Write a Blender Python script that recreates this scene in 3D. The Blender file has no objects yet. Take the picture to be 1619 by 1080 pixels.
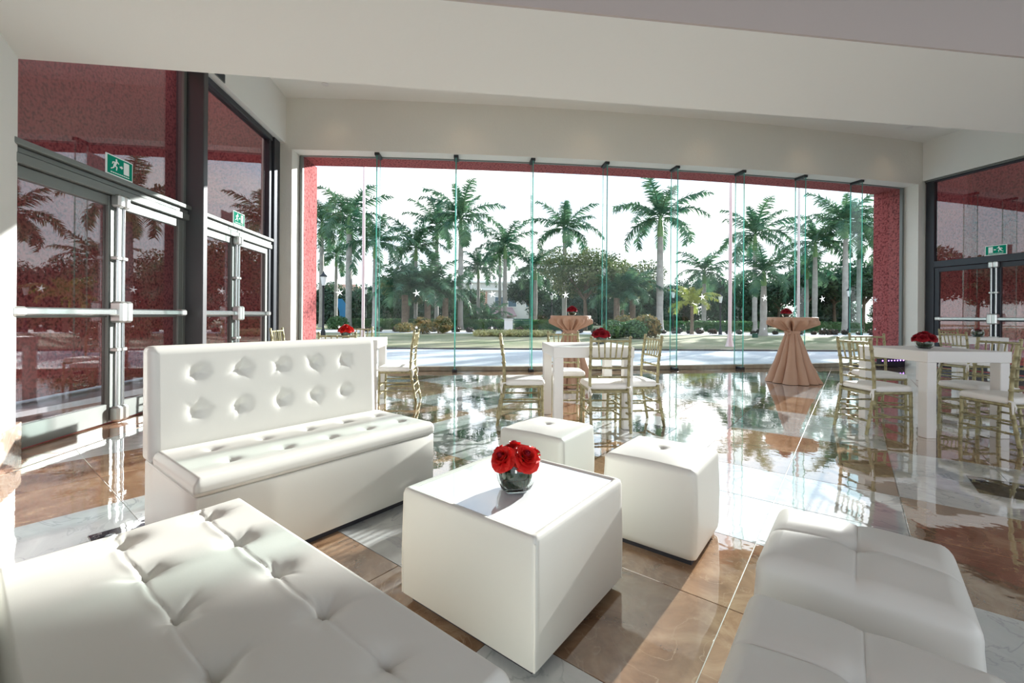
import bpy, bmesh, math, random
from mathutils import Vector, Matrix
R = math.radians
random.seed(7)
sc = bpy.context.scene
col = sc.collection

# ------------------------------------------------------------------ camera
CAM_H = 1.11
cd = bpy.data.cameras.new('camera'); cam = bpy.data.objects.new('camera', cd); col.objects.link(cam)
cd.sensor_fit = 'HORIZONTAL'; cd.sensor_width = 36.0; cd.lens = 690.0 / 1619.0 * 36.0
cd.shift_y = -(540.0 - 499.3) / 1619.0
cd.clip_start = .02; cd.clip_end = 600
cam.matrix_world = Matrix.Translation((0, 0, CAM_H)) @ Matrix.Rotation(R(90), 4, 'X') @ Matrix.Rotation(.0075, 4, 'Z')
sc.camera = cam

# ------------------------------------------------------------------ view, world, sun
sc.view_settings.view_transform = 'Standard'
sc.view_settings.look = 'None'
sc.view_settings.gamma = 1.0
sc.view_settings.use_curve_mapping = False
sc.view_settings.exposure = 0.22
cy = sc.cycles
cy.max_bounces = 10; cy.diffuse_bounces = 5; cy.glossy_bounces = 5; cy.transmission_bounces = 6
cy.transparent_max_bounces = 32; cy.caustics_reflective = False; cy.caustics_refractive = False
cy.sample_clamp_indirect = 6.0

SUN_AZ, SUN_EL, SUN_W = 40.0, 17.0, 12.0     # degrees right of +Y, elevation
SKY = 1.7
w = bpy.data.worlds.new('sky'); sc.world = w; w.use_nodes = True
nt = w.node_tree; nt.nodes.clear()
def N(t, **k):
    n = nt.nodes.new(t)
    for a, b in k.items(): setattr(n, a, b)
    return n
tc = N('ShaderNodeTexCoord'); sp = N('ShaderNodeSeparateXYZ'); nt.links.new(tc.outputs['Generated'], sp.inputs[0])
gr = N('ShaderNodeValToRGB'); nt.links.new(sp.outputs['Z'], gr.inputs[0])
el = gr.color_ramp.elements
el[0].position = 0.0; el[0].color = (.92, .94, .95, 1)
el[1].position = 1.0; el[1].color = (.36, .58, .86, 1)
e2 = el.new(.22); e2.color = (.72, .84, .95, 1)
e3 = el.new(.5); e3.color = (.50, .70, .92, 1)
mp = N('ShaderNodeMapping'); mp.inputs['Scale'].default_value = (2.2, 2.2, 5.5); nt.links.new(tc.outputs['Generated'], mp.inputs[0])
nz = N('ShaderNodeTexNoise'); nz.inputs['Scale'].default_value = 1.6; nz.inputs['Detail'].default_value = 7; nz.inputs['Roughness'].default_value = .58
nt.links.new(mp.outputs[0], nz.inputs['Vector'])
cr = N('ShaderNodeValToRGB'); cr.color_ramp.elements[0].position = .44; cr.color_ramp.elements[1].position = .62
nt.links.new(nz.outputs['Fac'], cr.inputs[0])
mx = N('ShaderNodeMixRGB'); nt.links.new(cr.outputs[0], mx.inputs[0]); nt.links.new(gr.outputs[0], mx.inputs[1]); mx.inputs[2].default_value = (1.0, .99, .985, 1)
bg = N('ShaderNodeBackground'); nt.links.new(mx.outputs[0], bg.inputs[0]); bg.inputs[1].default_value = SKY
wo = N('ShaderNodeOutputWorld'); nt.links.new(bg.outputs[0], wo.inputs[0])

sl = bpy.data.lights.new('sun', 'SUN'); sl.energy = SUN_W; sl.angle = R(.6); sl.color = (1.0, .975, .94)
so = bpy.data.objects.new('sun', sl); col.objects.link(so)
sd = Vector((math.sin(R(SUN_AZ)) * math.cos(R(SUN_EL)), math.cos(R(SUN_AZ)) * math.cos(R(SUN_EL)), math.sin(R(SUN_EL))))
so.rotation_euler = sd.to_track_quat('Z', 'Y').to_euler(); so.location = (20, 25, 14)

# ------------------------------------------------------------------ materials
MATS = {}
def mat(name, color=(.8, .8, .8), rough=.5, metal=0, spec=.5, **k):
    if name in MATS: return MATS[name]
    m = bpy.data.materials.new(name); m.use_nodes = True
    t = m.node_tree; b = t.nodes['Principled BSDF']
    b.inputs['Base Color'].default_value = (*color, 1); b.inputs['Roughness'].default_value = rough
    b.inputs['Metallic'].default_value = metal; b.inputs['Specular IOR Level'].default_value = spec
    def nn(ty): return t.nodes.new(ty)
    vec = None
    def coord():
        g = nn('ShaderNodeNewGeometry' if k.get('world') else 'ShaderNodeTexCoord')
        return g.outputs['Position'] if k.get('world') else g.outputs['Object']
    if 'color2' in k:                                   # noise mixed colour
        n1 = nn('ShaderNodeTexNoise'); n1.inputs['Scale'].default_value = k.get('scale', 5); n1.inputs['Detail'].default_value = k.get('detail', 5)
        t.links.new(coord(), n1.inputs['Vector'])
        r = nn('ShaderNodeValToRGB'); r.color_ramp.elements[0].position = k.get('p0', .35); r.color_ramp.elements[1].position = k.get('p1', .65)
        r.color_ramp.elements[0].color = (*color, 1); r.color_ramp.elements[1].color = (*k['color2'], 1)
        t.links.new(n1.outputs['Fac'], r.inputs[0]); t.links.new(r.outputs[0], b.inputs['Base Color'])
    if 'bump' in k:
        n2 = nn('ShaderNodeTexNoise'); n2.inputs['Scale'].default_value = k.get('bscale', 60); n2.inputs['Detail'].default_value = k.get('bdetail', 4)
        if 'bstretch' in k:
            mpn = nn('ShaderNodeMapping'); mpn.inputs['Scale'].default_value = k['bstretch']
            t.links.new(coord(), mpn.inputs[0]); t.links.new(mpn.outputs[0], n2.inputs['Vector'])
        else: t.links.new(coord(), n2.inputs['Vector'])
        bp = nn('ShaderNodeBump'); bp.inputs['Strength'].default_value = k['bump']; bp.inputs['Distance'].default_value = k.get('bdist', .01)
        t.links.new(n2.outputs['Fac'], bp.inputs['Height']); t.links.new(bp.outputs[0], b.inputs['Normal'])
    if 'coat' in k:
        b.inputs['Coat Weight'].default_value = k['coat']; b.inputs['Coat Roughness'].default_value = k.get('coatr', .03)
    if 'emit' in k:
        b.inputs['Emission Color'].default_value = (*k['emit'], 1); b.inputs['Emission Strength'].default_value = k.get('es', 1)
    if 'ior' in k: b.inputs['IOR'].default_value = k['ior']
    MATS[name] = m
    return m

def glass(name, tint, f0, edge=.9):
    """thin sheet of glass: clear body with a mirror reflection growing at glancing angles"""
    m = bpy.data.materials.new(name); m.use_nodes = True; t = m.node_tree; t.nodes.clear()
    o = t.nodes.new('ShaderNodeOutputMaterial'); mi = t.nodes.new('ShaderNodeMixShader')
    tr = t.nodes.new('ShaderNodeBsdfTransparent'); tr.inputs[0].default_value = (*tint, 1)
    gl = t.nodes.new('ShaderNodeBsdfGlossy'); gl.inputs['Roughness'].default_value = 0.0; gl.inputs[0].default_value = (.95, .97, 1, 1)
    lw = t.nodes.new('ShaderNodeLayerWeight'); lw.inputs['Blend'].default_value = .5     # Schlick: f0 + (edge - f0) * (1 - cos)^5, the same from both faces
    pw = t.nodes.new('ShaderNodeMath'); pw.operation = 'POWER'; pw.inputs[1].default_value = 5.0
    ma = t.nodes.new('ShaderNodeMath'); ma.operation = 'MULTIPLY_ADD'; ma.inputs[1].default_value = edge - f0; ma.inputs[2].default_value = f0; ma.use_clamp = True
    t.links.new(lw.outputs['Facing'], pw.inputs[0]); t.links.new(pw.outputs[0], ma.inputs[0]); t.links.new(ma.outputs[0], mi.inputs[0])
    t.links.new(tr.outputs[0], mi.inputs[1]); t.links.new(gl.outputs[0], mi.inputs[2]); t.links.new(mi.outputs[0], o.inputs[0])
    MATS[name] = m; return m

def leafmat(name, c1, c2, scale=.6):
    m = bpy.data.materials.new(name); m.use_nodes = True; t = m.node_tree; t.nodes.clear()
    o = t.nodes.new('ShaderNodeOutputMaterial'); mi = t.nodes.new('ShaderNodeMixShader'); mi.inputs[0].default_value = .35
    d = t.nodes.new('ShaderNodeBsdfPrincipled'); d.inputs['Roughness'].default_value = .5
    tl = t.nodes.new('ShaderNodeBsdfTranslucent')
    g = t.nodes.new('ShaderNodeNewGeometry'); n = t.nodes.new('ShaderNodeTexNoise'); n.inputs['Scale'].default_value = scale; n.inputs['Detail'].default_value = 6
    r = t.nodes.new('ShaderNodeValToRGB'); r.color_ramp.elements[0].position = .35; r.color_ramp.elements[1].position = .68
    r.color_ramp.elements[0].color = (*c1, 1); r.color_ramp.elements[1].color = (*c2, 1)
    t.links.new(g.outputs['Position'], n.inputs['Vector']); t.links.new(n.outputs['Fac'], r.inputs[0])
    t.links.new(r.outputs[0], d.inputs['Base Color']); t.links.new(r.outputs[0], tl.inputs['Color'])
    t.links.new(d.outputs[0], mi.inputs[1]); t.links.new(tl.outputs[0], mi.inputs[2]); t.links.new(mi.outputs[0], o.inputs[0])
    MATS[name] = m; return m

def marble(name, cols, vein, vpos=.5, scale=2.2, rough=.04, veinw=.035, wave=.012):
    m = bpy.data.materials.new(name); m.use_nodes = True; t = m.node_tree; b = t.nodes['Principled BSDF']
    L = t.links.new; nn = t.nodes.new
    g = nn('ShaderNodeNewGeometry'); oi = nn('ShaderNodeObjectInfo')
    sc_ = nn('ShaderNodeVectorMath'); sc_.operation = 'SCALE'; sc_.inputs['Scale'].default_value = 31.0
    cb = nn('ShaderNodeCombineXYZ'); L(oi.outputs['Random'], cb.inputs[0]); L(oi.outputs['Random'], cb.inputs[2]); L(cb.outputs[0], sc_.inputs[0])
    ad = nn('ShaderNodeVectorMath'); ad.operation = 'ADD'; L(g.outputs['Position'], ad.inputs[0]); L(sc_.outputs[0], ad.inputs[1])
    n1 = nn('ShaderNodeTexNoise'); n1.inputs['Scale'].default_value = scale; n1.inputs['Detail'].default_value = 8; n1.inputs['Roughness'].default_value = .62; n1.inputs['Distortion'].default_value = 1.2
    L(ad.outputs[0], n1.inputs['Vector'])
    r = nn('ShaderNodeValToRGB'); r.color_ramp.elements[0].position = .3; r.color_ramp.elements[1].position = .7
    r.color_ramp.elements[0].color = (*cols[0], 1); r.color_ramp.elements[1].color = (*cols[2], 1)
    q = r.color_ramp.elements.new(.5); q.color = (*cols[1], 1); L(n1.outputs['Fac'], r.inputs[0])
    n2 = nn('ShaderNodeTexNoise'); n2.inputs['Scale'].default_value = scale * .8; n2.inputs['Detail'].default_value = 6; n2.inputs['Distortion'].default_value = 2.6
    L(ad.outputs[0], n2.inputs['Vector'])
    v = nn('ShaderNodeValToRGB'); ce = v.color_ramp.elements
    ce[0].position = vpos - veinw; ce[0].color = (0, 0, 0, 1); ce[1].position = vpos + veinw; ce[1].color = (0, 0, 0, 1)
    q = ce.new(vpos); q.color = (1, 1, 1, 1); L(n2.outputs['Fac'], v.inputs[0])
    mx = nn('ShaderNodeMixRGB'); L(v.outputs[0], mx.inputs[0]); L(r.outputs[0], mx.inputs[1]); mx.inputs[2].default_value = (*vein, 1)
    hv = nn('ShaderNodeHueSaturation'); L(mx.outputs[0], hv.inputs['Color'])
    mr = nn('ShaderNodeMapRange'); mr.inputs[3].default_value = .82; mr.inputs[4].default_value = 1.15; L(oi.outputs['Random'], mr.inputs[0]); L(mr.outputs[0], hv.inputs['Value'])
    L(hv.outputs[0], b.inputs['Base Color'])
    b.inputs['Roughness'].default_value = rough; b.inputs['IOR'].default_value = 2.1
    b.inputs['Coat Weight'].default_value = 1.0; b.inputs['Coat Roughness'].default_value = .015; b.inputs['Coat IOR'].default_value = 2.0
    n3 = nn('ShaderNodeTexNoise'); n3.inputs['Scale'].default_value = 5.0; n3.inputs['Detail'].default_value = 3
    L(ad.outputs[0], n3.inputs['Vector'])
    bp = nn('ShaderNodeBump'); bp.inputs['Strength'].default_value = 1.0; bp.inputs['Distance'].default_value = wave * .1
    L(n3.outputs['Fac'], bp.inputs['Height']); L(bp.outputs[0], b.inputs['Normal']); L(bp.outputs[0], b.inputs['Coat Normal'])
    MATS[name] = m; return m

mat('plaster', (.87, .87, .835), .9, spec=.2, bump=.25, bscale=18, bdist=.004)
mat('plaster_rough', (.82, .80, .735), .92, spec=.2, bump=.6, bscale=55, bdetail=6, bdist=.008, bstretch=(1, 1, .45))
mat('plaster_mauve_shade', (.56, .49, .455), .9, spec=.2, bump=.15, bscale=15, bdist=.003)  # plaster darkened in colour for the beam side turned away from the windows
mat('red_stucco', (.17, .035, .038), .9, spec=.25, color2=(.42, .108, .105), scale=24, detail=10, p0=.36, p1=.54, world=True, bump=1.0, bscale=24, bdetail=8, bdist=.03, bstretch=(1, 1, .5))
mat('frame_metal', (.21, .225, .215), .5, .35, spec=.35)
mat('frame_dark', (.045, .05, .06), .4, .5)
mat('column_metal', (.09, .09, .095), .45, .4)
mat('aluminium', (.68, .69, .67), .28, .85)
mat('steel', (.60, .63, .64), .22, .95)
mat('bracket_dark', (.035, .04, .045), .5, .3)
mat('vinyl', (.74, .735, .685), .38, spec=.45, bump=.05, bscale=160, bdetail=2, bdist=.002)
mat('piping', (.84, .82, .75), .45)
mat('base_dark', (.03, .03, .04), .6)
mat('glass_white', (.90, .915, .93), .06, spec=.6, coat=1.0, coatr=.02)
mat('table_white', (.86, .85, .83), .33, spec=.5)
mat('gold', (.40, .36, .20), .42, .35, spec=.5, color2=(.24, .21, .11), scale=26, p0=.45, p1=.68)
mat('cushion', (.88, .87, .84), .85, bump=.15, bscale=90, bdist=.003)
mat('cloth_tan', (.56, .35, .25), .62, spec=.4, bump=.25, bscale=240, bdetail=2, bdist=.001)
mat('cloth_shade', (.42, .25, .18), .6)
mat('rose', (.62, .012, .012), .48, spec=.4, color2=(.80, .05, .03), scale=40, p0=.4, p1=.7)
mat('rose_deep', (.30, .006, .022), .55, color2=(.46, .02, .03), scale=40)
mat('leaf_fresh', (.10, .30, .06), .45, color2=(.20, .42, .10), scale=30)
mat('stem', (.05, .17, .06), .5, color2=(.12, .28, .09), scale=50)
mat('leaf_vein', (.62, .66, .34), .5)
mat('kerb', (.30, .27, .21), .6, color2=(.40, .36, .28), scale=8)
mat('sign_green', (.003, .12, .075), .85, spec=.1, emit=(.005, .30, .19), es=.22)  # faint glow added so the green does not go dark in shade
mat('sign_white', (.5, .54, .52), .85, spec=.1, emit=(.86, .9, .88), es=.2)  # same added glow for the white parts of the signs
leafmat('decal', (.95, .96, .97), (.95, .96, .97)); MATS['decal'].node_tree.nodes['Mix Shader'].inputs[0].default_value = .8
mat('led', (.5, .2, 1), .4, emit=(.45, .16, 1.0), es=9)
mat('grout', (.33, .31, .27), .5)
mat('paving', (.45, .52, .55), .75, color2=(.52, .58, .60), scale=2.0, world=True)
mat('lawn', (.17, .195, .11), .95, spec=.1, color2=(.33, .31, .21), scale=.32, detail=8, p0=.38, p1=.62, world=True, bump=.5, bscale=30, bdist=.03)
mat('gravel', (.72, .71, .70), .9, color2=(.58, .57, .55), scale=14, world=True)
mat('soil', (.20, .15, .11), .95)
mat('edging', (.10, .10, .09), .8)
mat('trunk_royal', (.43, .41, .385), .85, spec=.2, color2=(.33, .315, .29), scale=3.0, bump=.5, bscale=8, bdist=.03, bstretch=(.2, .2, 3.5))
mat('trunk_brown', (.13, .10, .075), .9, color2=(.22, .17, .12), scale=6, bump=.8, bscale=20, bdist=.04)
mat('crownshaft', (.17, .33, .13), .45, color2=(.24, .38, .16), scale=3)
leafmat('palm_leaf', (.03, .11, .068), (.13, .24, .12), 1.2)
leafmat('palm_leaf_yellow', (.20, .27, .05), (.42, .42, .10))
leafmat('tree_leaf', (.018, .065, .04), (.075, .15, .065), .8)
leafmat('tree_leaf_olive', (.06, .105, .045), (.22, .25, .11), .8)
leafmat('hedge_leaf', (.035, .12, .045), (.13, .25, .08), 1.5)
leafmat('croton_leaf', (.06, .12, .04), (.46, .30, .09), 3.5)
leafmat('dark_leaf', (.03, .04, .025), (.10, .06, .04), 2)
leafmat('ground_flower', (.30, .33, .12), (.62, .56, .26), 1.2)
mat('pole_paint', (.74, .62, .62), .35, .2)
mat('lamp_iron', (.02, .025, .03), .5, .4)
mat('lamp_glass', (.80, .82, .84), .3)
mat('house_wall', (.66, .64, .60), .9)
mat('house_trim', (.84, .83, .80), .8)
mat('house_clay', (.52, .30, .22), .9)
mat('house_roof', (.30, .20, .20), .9)
mat('house_window', (.10, .16, .20), .15)
mat('blue_paint', (.02, .22, .48), .5)
mat('white_paint', (.82, .80, .79), .7)
mat('bin_green', (.02, .09, .06), .6)
marble('marble_brown', ((.19, .105, .058), (.34, .205, .12), (.50, .345, .215)), (.44, .305, .195), .5, 4.2, veinw=.010)
marble('marble_grey', ((.48, .505, .51), (.60, .625, .625), (.72, .735, .73)), (.44, .465, .475), .47, 2.2, veinw=.018)
marble('marble_dark', ((.012, .010, .016), (.03, .025, .035), (.06, .05, .06)), (.35, .32, .32), .5, 5, veinw=.012)
marble('marble_red', ((.25, .115, .07), (.38, .19, .115), (.52, .32, .20)), (.62, .45, .32), .5, 1.8, veinw=.03)
marble('marble_skirt', ((.50, .33, .24), (.62, .45, .35), (.70, .55, .44)), (.74, .64, .55), .5, 4, rough=.2)
glass('glass_clear', (.97, .985, .982), .010, .5)
glass('glass_fin', (.91, .968, .957), .03, .7)
glass('glass_door', (.80, .76, .76), .09, .9)
def real_glass(name, tint):
    m = bpy.data.materials.new(name); m.use_nodes = True; t = m.node_tree; t.nodes.clear()
    o = t.nodes.new('ShaderNodeOutputMaterial'); gb = t.nodes.new('ShaderNodeBsdfGlass'); gb.inputs['Color'].default_value = (*tint, 1); gb.inputs['IOR'].default_value = 1.45; gb.inputs['Roughness'].default_value = 0
    t.links.new(gb.outputs[0], o.inputs[0]); MATS[name] = m
real_glass('glass_vase', (.97, .99, .98))
leafmat('glass_edge', (.16, .50, .44), (.30, .66, .60), 2.0); MATS['glass_edge'].node_tree.nodes['Mix Shader'].inputs[0].default_value = .6
mat('water', (.55, .66, .55), .05)

# ------------------------------------------------------------------ mesh helpers
class MB:
    def __init__(s): s.v = []; s.f = []
    def add(s, vs, fs):
        o = len(s.v); s.v += [tuple(p) for p in vs]; s.f += [tuple(i + o for i in f) for f in fs]; return s
    def box(s, x0, x1, y0, y1, z0, z1):
        return s.add([(x0, y0, z0), (x1, y0, z0), (x1, y1, z0), (x0, y1, z0), (x0, y0, z1), (x1, y0, z1), (x1, y1, z1), (x0, y1, z1)],
                     [(3, 2, 1, 0), (4, 5, 6, 7), (0, 1, 5, 4), (1, 2, 6, 5), (2, 3, 7, 6), (3, 0, 4, 7)])
    def cbox(s, x0, x1, y0, y1, z0, z1, c=.004):
        """box with all edges chamfered"""
        vs = []; idx = {}
        X = (x0, x1); Y = (y0, y1); Z = (z0, z1)
        for i in (0, 1):
            for j in (0, 1):
                for k in (0, 1):
                    sx = c if i == 0 else -c; sy = c if j == 0 else -c; sz = c if k == 0 else -c
                    idx[i, j, k, 0] = len(vs); vs.append((X[i], Y[j] + sy, Z[k] + sz))
                    idx[i, j, k, 1] = len(vs); vs.append((X[i] + sx, Y[j], Z[k] + sz))
                    idx[i, j, k, 2] = len(vs); vs.append((X[i] + sx, Y[j] + sy, Z[k]))
        fs = []
        def q(l): fs.append(tuple(idx[a] for a in l))
        q([(0, 0, 0, 0), (0, 0, 1, 0), (0, 1, 1, 0), (0, 1, 0, 0)]); q([(1, 0, 0, 0), (1, 1, 0, 0), (1, 1, 1, 0), (1, 0, 1, 0)])
        q([(0, 0, 0, 1), (1, 0, 0, 1), (1, 0, 1, 1), (0, 0, 1, 1)]); q([(0, 1, 0, 1), (0, 1, 1, 1), (1, 1, 1, 1), (1, 1, 0, 1)])
        q([(0, 0, 0, 2), (0, 1, 0, 2), (1, 1, 0, 2), (1, 0, 0, 2)]); q([(0, 0, 1, 2), (1, 0, 1, 2), (1, 1, 1, 2), (0, 1, 1, 2)])
        for i in (0, 1):
            for j in (0, 1):
                q([(i, j, 0, 0), (i, j, 0, 1), (i, j, 1, 1), (i, j, 1, 0)])
                q([(i, 0, j, 0), (i, 0, j, 2), (i, 1, j, 2), (i, 1, j, 0)])
                q([(0, i, j, 1), (0, i, j, 2), (1, i, j, 2), (1, i, j, 1)])
                for k in (0, 1): q([(i, j, k, 0), (i, j, k, 1), (i, j, k, 2)])
        return s.add(vs, fs)
    def tube(s, pts, rad, n=8, caps=True):
        pts = [Vector(p) for p in pts]; m = len(pts)
        rr = rad if isinstance(rad, (list, tuple)) else [rad] * m
        vs = []; up = None
        for i, p in enumerate(pts):
            d = (pts[min(i + 1, m - 1)] - pts[max(i - 1, 0)]).normalized()
            if up is None: up = Vector((0, 0, 1)) if abs(d.z) < .9 else Vector((1, 0, 0))
            a = d.cross(up).normalized(); b = a.cross(d).normalized(); up = b
            for k in range(n):
                t = 2 * math.pi * k / n
                vs.append(p + (a * math.cos(t) + b * math.sin(t)) * rr[i])
        fs = [(i * n + k, i * n + (k + 1) % n, (i + 1) * n + (k + 1) % n, (i + 1) * n + k) for i in range(m - 1) for k in range(n)]
        if caps: fs += [tuple(range(n - 1, -1, -1)), tuple(range((m - 1) * n, m * n))]
        return s.add(vs, fs)
    def lathe(s, prof, n=24, f=None, c=(0, 0, 0)):
        vs = []
        for i, (r, z) in enumerate(prof):
            for k in range(n):
                t = 2 * math.pi * k / n; q = f(r, z, t) if f else r
                vs.append((c[0] + q * math.cos(t), c[1] + q * math.sin(t), c[2] + z))
        m = len(prof)
        fs = [(i * n + k, i * n + (k + 1) % n, (i + 1) * n + (k + 1) % n, (i + 1) * n + k) for i in range(m - 1) for k in range(n)]
        if prof[0][0] > 1e-5: fs.append(tuple(range(n - 1, -1, -1)))
        if prof[-1][0] > 1e-5: fs.append(tuple(range((m - 1) * n, m * n)))
        return s.add(vs, fs)
    def prism(s, poly, z0, z1):
        n = len(poly)
        return s.add([(x, y, z0) for x, y in poly] + [(x, y, z1) for x, y in poly],
                     [tuple(range(n - 1, -1, -1)), tuple(range(n, 2 * n))] + [(i, (i + 1) % n, n + (i + 1) % n, n + i) for i in range(n)])
    def mesh(s, name, m, smooth=None):
        me = bpy.data.meshes.new(name); me.from_pydata(s.v, [], s.f); me.update()
        if m: me.materials.append(MATS[m])
        if smooth:
            me.polygons.foreach_set('use_smooth', [True] * len(me.polygons))
            if smooth < 180: me.set_sharp_from_angle(angle=R(smooth))
        return me
def link(name, me, parent=None, loc=(0, 0, 0), rot=(0, 0, 0)):
    o = bpy.data.objects.new(name, me); col.objects.link(o)
    o.location = loc; o.rotation_euler = rot
    if parent: o.parent = parent
    return o
def obj(name, mb, m, parent=None, smooth=None, loc=(0, 0, 0), rot=(0, 0, 0)):
    return link(name, mb.mesh(name, m, smooth), parent, loc, rot)
def tag(o, label=None, cat=None, group=None, kind=None):
    if label: o['label'] = label
    if cat: o['category'] = cat
    if group: o['group'] = group
    if kind: o['kind'] = kind
    return o
def thing(name, label, cat, loc=(0, 0, 0), rz=0, group=None, kind=None):
    o = link(name, None, None, loc, (0, 0, rz)); o.empty_display_size = .1
    return tag(o, label, cat, group, kind)
def copy_tree(o, parent=None):
    c = o.copy(); col.objects.link(c); c.parent = parent
    for ch in list(o.children): copy_tree(ch, c)
    return c
def struct(name, mb, m, label=None, smooth=None, parent=None):
    o = obj(name, mb, m, parent, smooth)
    if not parent: o['kind'] = 'structure'
    if label: o['label'] = label
    return o

# ------------------------------------------------------------------ the curved front line of the room
G0 = (-4.15, 8.62)
def th(s): return .03 + .0155 * s
def arc(s, d=0.0):
    n = 40; h = s / n; x, y = G0
    for i in range(n):
        t = th((i + .5) * h); x += math.cos(t) * h; y += math.sin(t) * h
    t = th(s)
    return (x - d * math.sin(t), y + d * math.cos(t))
PANE = 1.51; NP = 9; S1 = PANE * NP
def arc_box(mb, s0, s1, d0, d1, z0, z1, n=None):
    n = n or max(1, int((s1 - s0) / .75))
    for i in range(n):
        a = s0 + (s1 - s0) * i / n; b = s0 + (s1 - s0) * (i + 1) / n
        p = [arc(a, d0), arc(b, d0), arc(b, d1), arc(a, d1)]
        fs = [(3, 2, 1, 0), (4, 5, 6, 7), (0, 1, 5, 4), (2, 3, 7, 6)]
        if i == n - 1: fs.append((1, 2, 6, 5))
        if i == 0: fs.append((3, 0, 4, 7))
        mb.add([(x, y, z0) for x, y in p] + [(x, y, z1) for x, y in p], fs)
    return mb
ZT = 4.25; ZC = 5.22

# ------------------------------------------------------------------ floor: 0.605 m marble tiles in a checker of four-tile blocks
FA = R(52); FD = (math.cos(FA), math.sin(FA)); FN = (math.sin(FA), -math.cos(FA))
T = .605; U0 = .01; W0 = .236
LW0 = (-3.96, 3.5); LWD = (-.108, .99415)           # glazing line of the left wall
LA = math.atan2(LWD[1], LWD[0])
RC = arc(13.9, -.33); RA = R(-76); RWD = (math.cos(RA), math.sin(RA))
fl_mb = MB()
p0 = arc(-.7, 0); p1 = arc(14.6, 0)
fl_mb.prism([(-6.0, -4.0), (13.5, -4.0), (12.2, 2), (p1[0], p1[1]), (arc(7, .0)[0], arc(7, .0)[1]), (p0[0], p0[1])], -.12, -.005)
floor = struct('floor', fl_mb, 'grout', 'polished marble floor in brown and grey checks')
def clip(poly, p, d, inset):
    """keep the part of poly to the right of the line p->d (d pointing away), inset inwards"""
    nx, ny = d[1], -d[0]
    out = []
    def sd_(q): return (q[0] - p[0]) * nx + (q[1] - p[1]) * ny - inset
    for i in range(len(poly)):
        a = poly[i]; b = poly[(i + 1) % len(poly)]; sa = sd_(a); sb = sd_(b)
        if sa >= 0: out.append(a)
        if (sa >= 0) != (sb >= 0):
            t = sa / (sa - sb); out.append((a[0] + (b[0] - a[0]) * t, a[1] + (b[1] - a[1]) * t))
    return out
pa = arc(0, -.02); pb = arc(S1, -.02)
LIM = [(LW0, LWD, .44), ((pb[0], pb[1]), (pa[0] - pb[0], pa[1] - pb[1]), None), ((RC[0] + .25, RC[1]), RWD, None)]
def limits(poly):
    poly = clip(poly, LW0, LWD, .44)
    if poly:                                         # front: keep below the chord of the glass line
        l = math.hypot(pb[0] - pa[0], pb[1] - pa[1]); d = ((pb[0] - pa[0]) / l, (pb[1] - pa[1]) / l)
        poly = clip(poly, pa, d, 0.0)
    if poly: poly = clip(poly, (RC[0] + .2, RC[1]), RWD, 0.0)
    return poly
def uw(u, w_): return (u * FD[0] + w_ * FN[0], u * FD[1] + w_ * FN[1])
def tile_mesh(poly, m, zt=0.0):
    mb = MB(); n = len(poly); cx = sum(p[0] for p in poly) / n; cyy = sum(p[1] for p in poly) / n
    def sh(k): return [(cx + (p[0] - cx) * k, cyy + (p[1] - cyy) * k) for p in poly]
    a = sh(1); b = sh(.995)
    mb.add([(x, y, -.015) for x, y in a] + [(x, y, zt - .0012) for x, y in a] + [(x, y, zt) for x, y in b],
           [tuple(range(2 * n, 3 * n))] + [(i, (i + 1) % n, n + (i + 1) % n, n + i) for i in range(n)] + [(n + i, n + (i + 1) % n, 2 * n + (i + 1) % n, 2 * n + i) for i in range(n)])
    return mb
g = .0015; IN = .20
full_local = [(g, g), (T - g, g), (T - g, T - g), (g, T - g)]
# tile with its far corner cut away for the dark inlay
notch_local = [(g, g), (T - g, g), (T - g, T - IN - g), (T - IN - g, T - IN - g), (T - IN - g, T - g), (g, T - g)]
def notch_mesh(loc, m):
    mb = MB(); n = 6
    mb.add([(x, y, -.015) for x, y in loc] + [(x, y, 0) for x, y in loc],
           [(6, 7, 8, 9), (6, 9, 10, 11)] + [(i, (i + 1) % n, n + (i + 1) % n, n + i) for i in range(n)])
    return mb
ME_BROWN = tile_mesh(full_local, 0).mesh('brown_tile', 'marble_brown')
ME_GREYFULL = tile_mesh(full_local, 0).mesh('grey_tile', 'marble_grey')
ME_GREY = notch_mesh(notch_local, 0).mesh('grey_tile', 'marble_grey')
ME_DARK = tile_mesh([(-IN + g, -IN + g), (IN - g, -IN + g), (IN - g, IN - g), (-IN + g, IN - g)], 0).mesh('dark_inlay', 'marble_dark')
cand = []
for bi in range(-6, 14):
    for bj in range(-12, 12):
        u0 = U0 + bi * 2 * T; w0 = W0 + bj * 2 * T
        brown = (bi + bj) % 2 == 0
        cen = uw(u0 + T, w0 + T); inlay = (not brown) and bj != -1
        if not (-8 < cen[0] < 15 and -4 < cen[1] < 14): continue
        for i in (0, 1):
            for j in (0, 1):
                a = (u0 + i * T, w0 + j * T)
                if not inlay: lp = [(a[0] + x, a[1] + y) for x, y in full_local]
                else:
                    fx = (lambda x: x) if i == 0 else (lambda x: T - x)
                    fy = (lambda y: y) if j == 0 else (lambda y: T - y)
                    lp = [(a[0] + fx(x), a[1] + fy(y)) for x, y in notch_local]
                poly = [uw(*p) for p in lp]
                c = uw(a[0] + T / 2, a[1] + T / 2)
                cand.append((brown, i, j, poly, c, uw(*a), inlay))
        if inlay: cand.append(('dark', 0, 0, [uw(cen_u, cen_w) for cen_u, cen_w in [(u0 + T - IN + g, w0 + T - IN + g), (u0 + T + IN - g, w0 + T - IN + g), (u0 + T + IN - g, w0 + T + IN - g), (u0 + T - IN + g, w0 + T + IN - g)]], cen, cen, True))
def in_view(c): return c[1] > .9 and abs(c[0]) < c[1] * 1.25 + .5
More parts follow.
